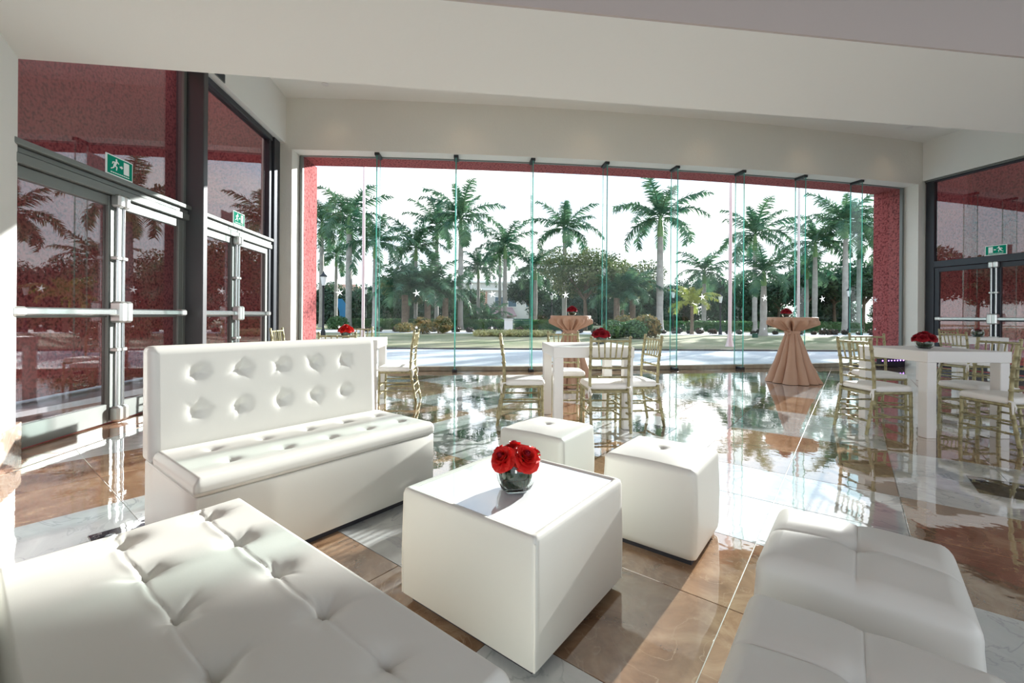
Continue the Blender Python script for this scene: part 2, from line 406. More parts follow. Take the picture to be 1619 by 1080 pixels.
cand.sort(key=lambda q: (0 if in_view(q[4]) else 1, math.hypot(*q[4])))
rest = {'marble_brown': MB(), 'marble_grey': MB(), 'marble_dark': MB()}
cnt = 0
for kind, i, j, poly, c, a, inlay in cand:
    m = 'marble_dark' if kind == 'dark' else ('marble_brown' if kind else 'marble_grey')
    # orientation: u/w axes are mirrored to world, so make polygons counter-clockwise
    ar = sum(poly[k][0] * poly[(k + 1) % len(poly)][1] - poly[(k + 1) % len(poly)][0] * poly[k][1] for k in range(len(poly)))
    if ar < 0: poly = poly[::-1]
    cl = limits(poly)
    if len(cl) < 3: continue
    ar = sum(cl[k][0] * cl[(k + 1) % len(cl)][1] - cl[(k + 1) % len(cl)][0] * cl[k][1] for k in range(len(cl))) / 2
    if ar < .004: continue
    if cnt < 292 and in_view(c):
        cnt += 1
        name = 'inlay_tile' if kind == 'dark' else 'tile'
        whole = all(limits([p, (p[0] + 1e-4, p[1]), (p[0], p[1] + 1e-4)]) for p in poly)
        if whole and len(cl) == len(poly):
            if kind == 'dark': o = link(name, ME_DARK, floor, (c[0], c[1], 0), (0, 0, FA)); 
            elif kind or not inlay: 
                # square tile, placed by its centre corner (rotation keeps it in the grid)
                o = link(name, ME_BROWN if kind else ME_GREYFULL, floor, (*uw(*( (lambda q: (q[0], q[1] + T))( ((a[0] * FD[0] + a[1] * FD[1]), (a[0] * FN[0] + a[1] * FN[1])) )) ), 0), (0, 0, FA))
            else:
                # corner-notched tile: turn about its own centre so the notch looks at the block centre
                k = {(0, 1): 0, (1, 1): 1, (1, 0): 2, (0, 0): 3}[(i, j)]
                # local axes: +x = FD, +y = -FN ; notch must point to (+/-u, -/+y)
                ang = FA + {(0, 1): 0, (1, 1): R(90), (1, 0): R(180), (0, 0): R(270)}[(i, j)]
                off = Vector((-T / 2, -T / 2, 0)); off.rotate(Matrix.Rotation(ang, 3, 'Z'))
                o = link(name, ME_GREY, floor, (c[0] + off.x, c[1] + off.y, 0), (0, 0, ang))
        else:
            obj(name, tile_mesh(cl, m), m, floor)
    else:
        rest[m].add([(x, y, -.0002) for x, y in cl], [tuple(range(len(cl)))])
for m, mb in rest.items():
    if mb.v: tag(obj('far_tiles', mb, m, floor), kind='stuff')
# reddish border slabs along the left wall
for k in range(8):
    s0 = -2.0 + k * .95; s1 = s0 + .946
    q = []
    for s, y in ((s0, .12), (s0, -.425), (s1, -.425), (s1, .12)):
        nx, ny = -LWD[1], LWD[0]
        q.append((LW0[0] + LWD[0] * s + nx * y, LW0[1] + LWD[1] * s + ny * y))
    obj('border_slab', tile_mesh(q, 0), 'marble_red', floor)

# ------------------------------------------------------------------ front wall and curved glass
wf = MB()
arc_box(wf, -.62, 14.15, -.33, 0.0, ZT - .012, 5.6, 22)
arc_box(wf, -.62, -.06, -.33, 0.0, 0, ZT - .012, 1)
arc_box(wf, S1 + .06, 14.15, -.33, 0.0, 0, ZT - .012, 1)
wall_front = struct('wall_front', wf, 'plaster_rough', 'cream textured wall around the curved glass front')
wr = MB()
arc_box(wr, -2.4, 16.2, .02, .62, ZT, 6.6, 22)
arc_box(wr, -2.4, -.02, .02, .72, -.05, ZT, 2)
arc_box(wr, S1 + .02, 16.2, .02, .64, -.05, ZT, 2)
struct('wall_outer_front', wr, 'red_stucco', 'red stucco outer surround of the glass front')
win = thing('window_1', 'curved frameless glass front of nine tall panes with glass fins', None, kind='structure')
FINW = .27
def star(mb, r, th_=.0015):
    """little starfish decal in the local x-z plane, arms slightly swirled"""
    pts = []
    for k in range(10):
        a = math.pi / 2 + k * math.pi / 5 + (.22 if k % 2 == 0 else 0); rr = r * 1.1 if k % 2 == 0 else r * .24
        pts.append((rr * math.cos(a), rr * math.sin(a)))
    n = 10
    mb.add([(x, -th_, z) for x, z in pts] + [(x, 0, z) for x, z in pts] + [(0, -th_, 0)],
           [(k, (k + 1) % n, 20) for k in range(n)] + [(k, (k + 1) % n, n + (k + 1) % n, n + k) for k in range(n)])
    return mb
ME_STAR = star(MB(), .075).mesh('star_decal', 'decal'); ME_STAR2 = star(MB(), .035).mesh('small_star_decal', 'decal')
for i in range(NP):
    s0 = i * PANE; mid = arc(s0 + PANE / 2); t = th(s0 + PANE / 2)
    pn = obj('pane', MB().box(-PANE / 2 + .006, PANE / 2 - .006, -.006, .006, .09, ZT - .015), 'glass_clear', win, None, (mid[0], mid[1], 0), (0, 0, t))
    if i != 4:
        link('star_decal', ME_STAR, pn, (-.02, -.008, 1.545))
        link('star_decal', ME_STAR2, pn, (-.02, -.008, .86))
    kb = obj('kerb', MB().cbox(-PANE / 2 + .004, PANE / 2 - .004, -.10, .05, .0, .088, .008), 'kerb', win, None, (mid[0], mid[1], 0), (0, 0, t))
for i in range(1, NP):
    p = arc(i * PANE); t = th(i * PANE)
    fn = obj('fin', MB().box(-.0095, .0095, -FINW, -.012, .03, ZT - .03), 'glass_fin', win, None, (p[0], p[1], 0), (0, 0, t))
    obj('fin_edge', MB().box(-.0098, .0098, -FINW - .004, -FINW, .03, ZT - .03), 'glass_edge', fn)
    obj('fin_edge', MB().box(-.004, .004, -.012, .006, .09, ZT - .02), 'glass_edge', fn)
    obj('bracket', MB().cbox(-.045, .045, -FINW - .015, -.015, ZT - .065, ZT - .012, .006), 'bracket_dark', fn)
    obj('bracket', MB().cbox(-.045, .045, -FINW - .012, -.10, .0, .055, .006), 'bracket_dark', fn)
fr = MB(); arc_box(fr, -.04, S1 + .04, -.03, .02, ZT - .03, ZT + .0, 18)
obj('frame', fr, 'frame_metal', win)
for s in (-.04, S1 - .01):
    fr = MB(); arc_box(fr, s, s + .05, -.04, .02, 0, ZT - .03, 1); obj('frame', fr, 'frame_metal', win)

# ------------------------------------------------------------------ side glazing (left and right), with double doors
def running_sign(parent_name, label, loc, rz, flip):
    t = thing('exit_sign', label, 'exit sign', loc, rz, 'emergency exit signs')
    w_, h_ = .34, .20
    obj('plate', MB().cbox(-w_ / 2, w_ / 2, -.006, .006, 0, h_, .002), 'sign_white', t)
    obj('green_field', MB().box(-w_ / 2 + .012, w_ / 2 - .012, -.008, -.006, .012, h_ - .012), 'sign_green', t)
    f = -1 if flip else 1
    def P(pts):
        mb = MB(); n = len(pts); q = [(x * f, z) for x, z in pts]
        if f < 0: q = q[::-1]
        mb.add([(x, -.0095, z) for x, z in q] + [(x, -.0075, z) for x, z in q], [tuple(range(n))] + [(k, n + k, n + (k + 1) % n, (k + 1) % n) for k in range(n)])
        return mb
    obj('door_mark', P([(.045, .05), (.115, .05), (.115, .172), (.045, .172)]), 'sign_white', t)
    man = MB()
    for pts in ([(-.082, .118), (-.055, .150), (-.038, .142), (-.060, .100)],                 # torso
                [(-.062, .160 - .001), (-.052, .150), (-.040, .156), (-.042, .170), (-.055, .173)],   # head
                [(-.055, .148), (-.020, .128), (-.016, .136), (-.045, .156)],                  # front arm
                [(-.066, .142), (-.098, .136), (-.104, .112), (-.096, .112), (-.090, .127), (-.064, .130)],
                [(-.074, .112), (-.036, .096), (-.044, .058), (-.054, .060), (-.050, .090), (-.082, .100)],
                [(-.082, .118), (-.090, .084), (-.120, .066), (-.115, .058), (-.078, .078), (-.066, .106)]):
        q = P(pts); man.add(q.v, q.f)
    obj('running_figure', man, 'sign_white', t)
    obj('arrow', P([(-.006, .100), (.016, .100), (.016, .090), (.034, .108), (.016, .126), (.016, .116), (-.006, .116)]), 'sign_white', t)
    ln = MB()
    for k in range(9): ln.box(-.12 + k * .027, -.12 + k * .027 + .020, -.0095, -.0075, .026, .036)
    obj('lettering', ln, 'sign_white', t)
    return t

def door_leaf(door, s0, s1, hinge_left, z1, lite, sub):
    """one glazed leaf in wall coordinates; the meeting stile is on the other side"""
    sw = .085; f = MB(); y0, y1 = -.03, .03
    f.cbox(s0, s0 + sw, y0, y1, .012, z1, .005).cbox(s1 - sw, s1, y0, y1, .012, z1, .005)
    f.cbox(s0 + sw, s1 - sw, y0, y1, .012, .20, .005).cbox(s0 + sw, s1 - sw, y0, y1, z1 - .10, z1, .005)
    f.cbox(s0 + sw, s1 - sw, y0 + .01, y1 - .01, 1.065, 1.135, .004)
    leaf = obj('door_leaf', f, 'frame_metal' if lite else 'frame_dark', door)
    obj('pane', MB().box(s0 + sw, s1 - sw, -.004, .004, .20, 1.065), 'glass_door', leaf)
    obj('pane', MB().box(s0 + sw, s1 - sw, -.004, .004, 1.135, z1 - .10), 'glass_door', leaf)
    m = s1 - .035 if hinge_left else s0 + .035
    far = s0 + .10 if hinge_left else s1 - .10
    a, b = sorted((m, far))
    obj('panic_bar', MB().cbox(a, b, -.115, -.055, 1.085, 1.15, .012), 'steel', leaf)
    obj('bar_box', MB().cbox(m - .045, m + .045, -.15, -.03, 1.01, 1.225, .02), 'aluminium', leaf)
    obj('bar_end', MB().cbox(far - .05, far + .05, -.12, -.03, 1.08, 1.155, .015), 'aluminium', leaf)
    obj('vertical_rod', MB().tube([(m, -.075, .14), (m, -.075, z1 - .06)], .015, 10), 'steel', leaf, 40)
    for z in (.74, 1.66): obj('rod_guide', MB().cbox(m - .032, m + .032, -.10, -.03, z - .018, z + .018, .006), 'aluminium', leaf)
    obj('rod_latch', MB().cbox(m - .04, m + .04, -.125, -.03, .02, .17, .02), 'aluminium', leaf)
    obj('rod_latch', MB().cbox(m - .04, m + .04, -.125, -.03, z1 - .11, z1 + .02, .02), 'aluminium', leaf)
    return leaf

ZD = 2.28
def at_wall(o, base, ang): o.location = (base[0], base[1], 0); o.rotation_euler = (0, 0, ang); return o
# ---- left wall
d1 = at_wall(thing('door_1', 'near aluminium double glass door with panic bars in left wall', None, kind='structure'), LW0, LA)
door_leaf(d1, -.20, .932, True, ZD, True, 0); door_leaf(d1, .938, 2.0, False, ZD, True, 0)
d2 = at_wall(thing('door_2', 'far aluminium double glass door with panic bars in left wall', None, kind='structure'), LW0, LA)
door_leaf(d2, 2.21, 3.237, True, ZD, True, 0); door_leaf(d2, 3.243, 4.37, False, ZD, True, 0)
w2 = at_wall(thing('window_2', 'tall tinted glazing above the left doors with metal transom', None, kind='structure'), LW0, LA)
for a, b in ((-.25, 2.055), (2.15, 4.45)):
    obj('transom', MB().cbox(a, b, -.075, .06, ZD + .005, ZD + .085, .006), 'frame_metal', w2)
    obj('transom', MB().cbox(a, b, -.055, .06, ZD + .09, ZD + .135, .004), 'frame_metal', w2)
    obj('transom', MB().cbox(a, b, -.10, .06, ZD + .14, ZD + .19, .006), 'frame_metal', w2)
    obj('pane', MB().box(a + .02, b - .02, -.004, .004, ZD + .19, ZT), 'glass_door', w2)
    obj('head_frame', MB().cbox(a, b, -.07, .06, ZT, ZT + .09, .005), 'frame_dark', w2)
obj('jamb_frame', MB().cbox(4.37, 4.47, -.05, .06, 0, ZT + .09, .006).cbox(4.48, 4.72, -.09, .06, 0, ZT + .09, .006), 'frame_dark', w2)
obj('jamb_frame', MB().cbox(2.15, 2.205, -.03, .04, 0, ZT + .0, .004), 'frame_metal', w2)
obj('jamb_frame', MB().cbox(2.0, 2.055, -.03, .04, 0, ZT + .0, .004), 'frame_metal', w2)
obj('column', MB().cbox(2.055, 2.15, -.235, .10, 0, ZT + .06, .008), 'column_metal', w2)
o = obj('wall_left', MB().box(-.6, 5.25, -.16, .12, ZT + .095, 5.6).box(4.72, 5.25, -.02, .12, 0, ZT + .095), 'plaster'); at_wall(o, LW0, LA)
tag(o, 'white wall above the left glazing', kind='structure')
vent = at_wall(thing('wall_vent', 'small dark vent grille high on the left wall', 'vent'), LW0, LA)
obj('vent_frame', MB().cbox(2.32, 2.66, -.175, -.162, 4.36, 4.48, .003), 'frame_metal', vent)
for k in range(4): obj('slat', MB().cbox(2.345, 2.635, -.185, -.176, 4.37 + k * .026, 4.386 + k * .026, .002), 'frame_dark', vent)
o = obj('wall_outer_left', MB().box(-7.0, 6.2, 2.2, 2.5, -.05, 6.6), 'red_stucco'); at_wall(o, LW0, LA); tag(o, 'red stucco outer wall beyond the left doors', kind='structure')
# near white pier with its marble skirting
struct('wall_pier', MB().prism([(-3.885, 3.42), (-4.7, 3.30), (-4.7, 1.9), (-3.30, 1.9), (-3.62, 3.05)], 0, 3.11), 'plaster', 'white pier at the left edge')
bb = MB().prism([(-3.865, 3.445), (-4.68, 3.33), (-4.70, 1.88), (-3.27, 1.88), (-3.595, 3.06)], 0, .245)
struct('baseboard_left', bb, 'marble_skirt', 'pinkish marble skirting block on the left pier')
def wall_pt(base, ang, s, y, z):
    v = Vector((s, y, 0)); v.rotate(Matrix.Rotation(ang, 3, 'Z')); return (base[0] + v.x, base[1] + v.y, z)
running_sign('', 'green exit sign above the near left door, beside the dark column', wall_pt(LW0, LA, .90, -.085, ZD + .19), LA, False)
running_sign('', 'small green exit sign above the far left door, near the corner', wall_pt(LW0, LA, 3.24, -.085, ZD + .19), LA, False)
# ---- right wall
d3 = at_wall(thing('door_3', 'dark framed double glass door with panic bars in right wall', None, kind='structure'), RC, RA)
door_leaf(d3, .19, 1.245, True, ZD, False, 0); door_leaf(d3, 1.25, 2.30, False, ZD, False, 0)
w3 = at_wall(thing('window_3', 'dark tinted glazing above the right doors', None, kind='structure'), RC, RA)
obj('jamb_frame', MB().cbox(.02, .185, -.05, .06, 0, ZT + .05, .006), 'frame_dark', w3)
obj('transom', MB().cbox(.185, 2.6, -.06, .06, ZD + .005, ZD + .15, .006), 'frame_dark', w3)
obj('pane', MB().box(.185, 2.6, -.004, .004, ZD + .15, ZT), 'glass_door', w3)
obj('head_frame', MB().cbox(.02, 2.6, -.06, .06, ZT, ZT + .06, .005), 'frame_dark', w3)
obj('head_frame', MB().cbox(.02, 2.6, -.10, -.065, ZT + .03, ZT + .06, .003), 'frame_metal', w3)
obj('jamb_frame', MB().cbox(2.31, 2.6, -.05, .06, 0, ZD, .006), 'frame_dark', w3)
o = obj('wall_right', MB().box(-.30, 7.0, -.12, .12, ZT + .07, 5.6).box(2.6, 7.0, -.05, .12, 0, ZT + .07), 'plaster'); at_wall(o, RC, RA)
tag(o, 'white wall above the right glazing', kind='structure')
o = obj('wall_outer_right', MB().box(-.3, 9.0, 2.0, 2.3, -.05, 6.6), 'red_stucco'); at_wall(o, RC, RA); tag(o, 'red stucco outer wall beyond the right doors', kind='structure')
running_sign('', 'green exit sign above the right hand door', wall_pt(RC, RA, 1.28, -.075, ZD + .15), RA, True)

# ------------------------------------------------------------------ ceiling and beam
def left_x(y): return LW0[0] + (y - LW0[1]) * LWD[0] / LWD[1]
def right_x(y): return RC[0] + (y - RC[1]) * RWD[0] / RWD[1]
def slab(pts, z0, z1): return MB().prism(pts, z0, z1)
def beam_y(x, far): return (3.945 + .1325 * x) if far else (2.818 + .1315 * x)
BL, BR = -4.55, 11.9
fp = [arc(-.6 + (14.15 + .6) * k / 12, .0) for k in range(13)]
struct('ceiling', slab([(BL + .5, beam_y(BL, 1)), (BR - .3, beam_y(BR, 1))] + [(fp[-1][0] + .1, fp[-1][1])] + fp[-2:0:-1] + [(fp[0][0] - .05, fp[0][1])], ZC, ZC + .2), 'plaster', 'white ceiling over the glass front')
bm_ = MB().add([(x, beam_y(x, far), z) for z in (3.1, 5.3) for x, far in ((BL, 0), (BR, 0), (BR, 1), (BL, 1))],
               [(3, 2, 1, 0), (4, 5, 6, 7), (1, 2, 6, 5), (2, 3, 7, 6), (3, 0, 4, 7)])
struct('ceiling_beam', bm_, 'plaster', 'wide white ceiling beam with flat soffit')
struct('beam_shade_face', MB().add([(x, beam_y(x, 0) - d, z) for z in (3.101, 4.1) for x, d in ((BL, .02), (BR, .02), (BR, 0), (BL, 0))],
       [(3, 2, 1, 0), (4, 5, 6, 7), (0, 1, 5, 4), (1, 2, 6, 5), (3, 0, 4, 7)]), 'plaster_mauve_shade', 'near face of the ceiling beam, its shade put into the mauve tone')
struct('ceiling_rear', slab([(BL, -4.0), (BR, -4.0), (BR, beam_y(BR, 0)), (BL, beam_y(BL, 0))], 3.78, 4.0), 'plaster_mauve_shade', 'mauve ceiling over the lounge')
# recessed downlights washing the lintel
for k, s in enumerate((.75, 3.2, 5.6, 8.0, 10.4, 12.6)):
    p = arc(s, -.85)
    t = thing('downlight', 'recessed warm downlight over the glass front', 'downlight', (p[0], p[1], ZC), th(s), 'recessed downlights')
    obj('trim_ring', MB().lathe([(.045, -.002), (.065, -.006), (.065, 0), (.045, 0)], 20), 'white_paint', t, 40)
    l = bpy.data.lights.new('downlight_lamp', 'SPOT'); l.energy = 5; l.color = (1, .74, .48); l.spot_size = R(95); l.spot_blend = 1.0; l.shadow_soft_size = .06
    lo = bpy.data.objects.new('downlight_lamp', l); col.objects.link(lo); lo.parent = t; lo.location = (0, 0, -.02); lo.rotation_euler = (R(12), 0, 0)

# ------------------------------------------------------------------ upholstery
def rr_sdf(x, y, a, b, r):
    qx, qy = abs(x) - a + r, abs(y) - b + r
    return math.hypot(max(qx, 0), max(qy, 0)) + min(max(qx, qy), 0) - r
def spaced(a, r, n):
    """coordinates from -a to a, denser towards the edges"""
    k = 6
    edge = [-a + r * (1 - math.cos(math.pi / 2 * i / k)) for i in range(k)]
    mid = [-(a - r) + 2 * (a - r) * i / n for i in range(n + 1)]
    return edge + mid + [-e for e in reversed(edge)]
def pad(ax, by, ztop, zbot, r, rc, n, m, height, skirt=None):
    """upholstered block: rounded-rectangle plan, rolled top edge, height(x,y) added on top, skirt down to zbot"""
    xs = spaced(ax, r, n); ys = spaced(by, r, m); mb = MB(); vs = []
    for y in ys:
        for x in xs:
            qx, qy = abs(x) - (ax - rc), abs(y) - (by - rc)
            X, Y = x, y
            if qx > 0 and qy > 0:
                l = math.hypot(qx, qy); mm = max(qx, qy)
                k = mm / l
                X = math.copysign(ax - rc + qx * k, x); Y = math.copysign(by - rc + qy * k, y)
            e = max(0, -rr_sdf(X, Y, ax, by, rc))
            dz = 0 if e >= r else r - math.sqrt(max(0, r * r - (r - e) ** 2))
            vs.append((X, Y, ztop - dz + height(X, Y) * min(1, e / r)))
    nx, ny = len(xs), len(ys)
    fs = [(j * nx + i, j * nx + i + 1, (j + 1) * nx + i + 1, (j + 1) * nx + i) for j in range(ny - 1) for i in range(nx - 1)]
    ring = [i for i in range(nx)] + [j * nx + nx - 1 for j in range(1, ny)] + [(ny - 1) * nx + i for i in range(nx - 2, -1, -1)] + [j * nx for j in range(ny - 2, 0, -1)]
    L = len(ring); prev = ring; lev = skirt or [(ztop - r - .02, 0), (zbot + .02, .0), (zbot + .004, -.003), (zbot, -.012)]
    for z, off in lev:
        new = []
        for i in ring:
            X, Y, Z = vs[i]; k = math.hypot(X, Y) or 1
            sx = 1 + off / ax; sy = 1 + off / by
            new.append(len(vs)); vs.append((X * sx, Y * sy, z))
        fs += [(prev[i], new[i], new[(i + 1) % L], prev[(i + 1) % L]) for i in range(L)]
        prev = new
    fs.append(tuple(reversed(prev)))
    mb.add(vs, fs); return mb
def tufts(pts, amp, sig, crease=None, fold=0.0, seed=1, puff=.012):
    """button dimples: a cusp inside a wide soft well, a few random pulled wrinkles, optional folds between buttons"""
    rnd = random.Random(seed)
    ph = [([(rnd.uniform(0, 6.28), rnd.uniform(.4, 1.0), rnd.uniform(.10, .2), rnd.uniform(.6, 1.5)) for _ in range(6)], rnd.uniform(.8, 1.15)) for _ in pts]
    def h(x, y):
        z = puff
        for (px, py), (wr_, q) in zip(pts, ph):
            dx, dy = x - px, y - py; d = math.hypot(dx, dy)
            if d < sig * 6:
                z -= amp * q * (.65 * math.exp(-(d / (sig * .6)) ** 1.2) + .35 * math.exp(-(d / (sig * 1.35)) ** 2))
                if d > .006:
                    an = math.atan2(dy, dx)
                    for a0, st, wd, ln in wr_:
                        da = abs((an - a0 + math.pi) % (2 * math.pi) - math.pi)
                        if da < .6: z -= fold * st * math.exp(-(da / wd) ** 2) * math.exp(-((d - sig * .8 * ln) / (sig * .8 * ln)) ** 2)
        if crease:
            for (a, b) in crease:
                ax_, ay_ = a; bx_, by_ = b; vx, vy = bx_ - ax_, by_ - ay_; l2 = vx * vx + vy * vy
                t = ((x - ax_) * vx + (y - ay_) * vy) / l2
                if -.02 < t < 1.02:
                    bow = .018 * math.sin(math.pi * min(max(t, 0), 1))
                    l = math.sqrt(l2); off = ((x - ax_) * -vy + (y - ay_) * vx) / l - bow
                    k = .35 + .65 * abs(2 * t - 1)
                    z -= k * (.0058 * math.exp(-(off / .0042) ** 2) - .0030 * math.exp(-((off - .012) / .010) ** 2))
        return z
    return h
SL = 1.25
def make_sofa(name, label, loc, rz, creased, seed, TX, ROWS):
    t = thing(name, label, 'sofa', loc, rz)
    b = MB(); a = SL / 2
    base = pad(a, .375, .375, .035, .008, .015, 4, 4, lambda x, y: 0, [(.30, 0), (.06, 0), (.035, -.004)])
    base.v = [(x, y + .375, z) for x, y, z in base.v]
    obj('base', base, 'vinyl', t, 40)
    obj('plinth', MB().box(-a + .03, a - .03, .03, .72, 0, .035), 'base_dark', t)
    pts = [(x, y - .297) for y in ROWS for x in TX]
    cr = []
    if creased:
        for y in [q - .297 for q in ROWS]:
            cr += [((TX[k], y), (TX[k + 1], y)) for k in range(4)] + [((-a + .02, y), (TX[0], y)), ((TX[4], y), (a - .02, y))]
    seat = pad(a + .004, .30, .435, .376, .022, .02, 270 if creased else 130, 120 if creased else 72, tufts(pts, .038 if creased else .028, .033 if creased else .026, cr, .004, seed, .013))
    seat.v = [(x, y + .297, z) for x, y, z in seat.v]
    obj('seat_cushion', seat, 'vinyl', t, 60)
    # back: built lying down (x along the sofa, y up), then stood up and leaned back
    pts = [(x, y) for y in (-.055, .145) for x in (-.44, -.232, -.015, .186, .386)]
    H2 = .285
    bk = pad(a + .010, H2, .135, 0.0, .036, .030, 150, 80, tufts(pts, .030, .027, None, .0055, seed + 5, .012))
    vs = []
    for x, y, z in bk.v:
        hgt = .375 + y + H2
        lean = .035 * (y + H2) / (2 * H2)
        vs.append((x, .75 - z * (1 - .22 * (y + H2) / (2 * H2)) + 0 * lean, hgt))
    bk.v = vs; bk.f = [tuple(reversed(f)) if False else f for f in bk.f]
    obj('backrest', bk, 'vinyl', t, 60)
    return t
make_sofa('tufted_sofa', 'white tufted vinyl sofa beside the glass doors, facing the coffee table', (-.861, 2.217, 0), FA, False, 3, [-.43, -.19, .05, .28, .51], (.19, .43))
make_sofa('tufted_sofa', 'white tufted vinyl sofa in the near left corner of the view', (-.487, 1.208, 0), FA + R(90), True, 11, [-.42, -.185, .05, .295, .54], (.13, .345))

def make_cube(label, loc, rz, size, h, seam, seed):
    t = thing('cube_stool', label, 'stool', loc, rz, 'white cube stools')
    a = size / 2; r = .045 if seam else .024
    rnd = random.Random(seed)
    def hh(x, y):
        d = math.hypot(x, y); z = .020 * (1 - (x / a) ** 2) * (1 - (y / a) ** 2) + .004
        z -= .022 * math.exp(-(d / .022) ** 1.2)
        if seam: z -= .0045 * (math.exp(-(x / .004) ** 2) + math.exp(-(y / .004) ** 2)) + .007 * (math.exp(-(x / .03) ** 2) + math.exp(-(y / .03) ** 2))
        return z
    sk = [(h - r - .02, 0), (h - .12, .004), (h * .5, .006), (.06, .004), (.03, 0), (.026, -.006)]
    obj('cover', pad(a, a, h, .026, r, .03, 80 if seam else 44, 80 if seam else 44, hh, sk), 'vinyl', t, 60)
    obj('plinth', MB().box(-a + .02, a - .02, -a + .02, a - .02, 0, .026), 'base_dark', t)
    return t
make_cube('white vinyl cube stool with buttoned top behind the coffee table', (.235, 2.80, 0), FA + R(3), .45, .40, False, 1)
make_cube('white vinyl cube stool with buttoned top right of the coffee table', (.775, 2.235, 0), FA, .445, .42, False, 2)
make_cube('white vinyl cube stool with cross seams, farther of the two at right foreground', (1.025, 1.29, 0), FA - R(1), .46, .425, True, 3)
make_cube('white vinyl cube stool with cross seams, cut off by the bottom edge', (.655, .80, 0), FA, .46, .425, True, 4)

# coffee table
ct = thing('coffee_table', 'white vinyl cube coffee table with glossy inset glass top', 'table', (.021, 1.752, 0), FA)
a = .315; CH = .44
body = MB()
def ring(sz, z, rc=.014, k=4):
    out = []
    for cxs, cys, a0, d in ((1, -1, -90, (1, 0)), (1, 1, 0, (0, 1)), (-1, 1, 90, (-1, 0)), (-1, -1, 180, (0, -1))):
        arc_ = []
        for i in range(k + 1):
            t_ = R(a0 + 90 * i / k); arc_.append((cxs * (sz - rc) + rc * math.cos(t_), cys * (sz - rc) + rc * math.sin(t_), z))
        p, q = arc_[0], arc_[-1]
        out.append((p[0] - d[0] * .012, p[1] - d[1] * .012, z)); out += arc_
        out.append((q[0] + (-d[1]) * .012, q[1] + d[0] * .012, z))
    return out
prof = [(a - .02, .030), (a, .034), (a, .05), (a + .002, .20), (a, CH - .035), (a - .001, CH - .016), (a - .004, CH - .006), (a - .010, CH - .001), (a - .016, CH), (a - .024, CH - .002), (a - .029, CH - .007), (a - .031, CH - .012), (a - .031, CH - .03)]
vs = []; fs = []
for sz, z in prof: vs += ring(sz, z)
L_ = 28
for i in range(len(prof) - 1): fs += [(i * L_ + k, i * L_ + (k + 1) % L_, (i + 1) * L_ + (k + 1) % L_, (i + 1) * L_ + k) for k in range(L_)]
fs.append(tuple(reversed(range(L_))))
obj('body', body.add(vs, fs), 'vinyl', ct, 50)
obj('glass_top', MB().cbox(-a + .032, a - .032, -a + .032, a - .032, CH - .028, CH - .006, .002), 'glass_white', ct)
obj('plinth', MB().box(-a + .03, a - .03, -a + .03, a - .03, 0, .03), 'base_dark', ct)
for sx, sy in ((1, 1), (1, -1), (-1, 1), (-1, -1)): obj('piping', MB().tube([(sx * (a - .003), sy * (a - .003), .035), (sx * (a - .002), sy * (a - .002), .2), (sx * (a - .006), sy * (a - .006), CH - .02)], .004, 6), 'piping', ct, 60)

# ------------------------------------------------------------------ chairs
def bamboo(pts, r, knots, n=8):
    """tube with swollen bamboo knuckles at the given fractions"""
    P_ = [Vector(p) for p in pts]; seg = [0]
    for i in range(1, len(P_)): seg.append(seg[-1] + (P_[i] - P_[i - 1]).length)
    tot = seg[-1]
    def at(f):
        d = f * tot
        for i in range(1, len(P_)):
            if d <= seg[i] + 1e-9:
                k = (d - seg[i - 1]) / max(1e-9, seg[i] - seg[i - 1]); return P_[i - 1].lerp(P_[i], k)
        return P_[-1]
    fr_ = sorted(set([round(s_ / tot, 4) for s_ in seg]) | set(x for k in knots for x in (k - .012, k - .006, k + .006, k + .012)))
    fr_ = [f for f in fr_ if 0 <= f <= 1]
    rr = []
    for f in fr_:
        rr.append(r * (1.28 if any(abs(f - k) < .007 for k in knots) else 1.0))
    return MB().tube([at(f) for f in fr_], rr, n)
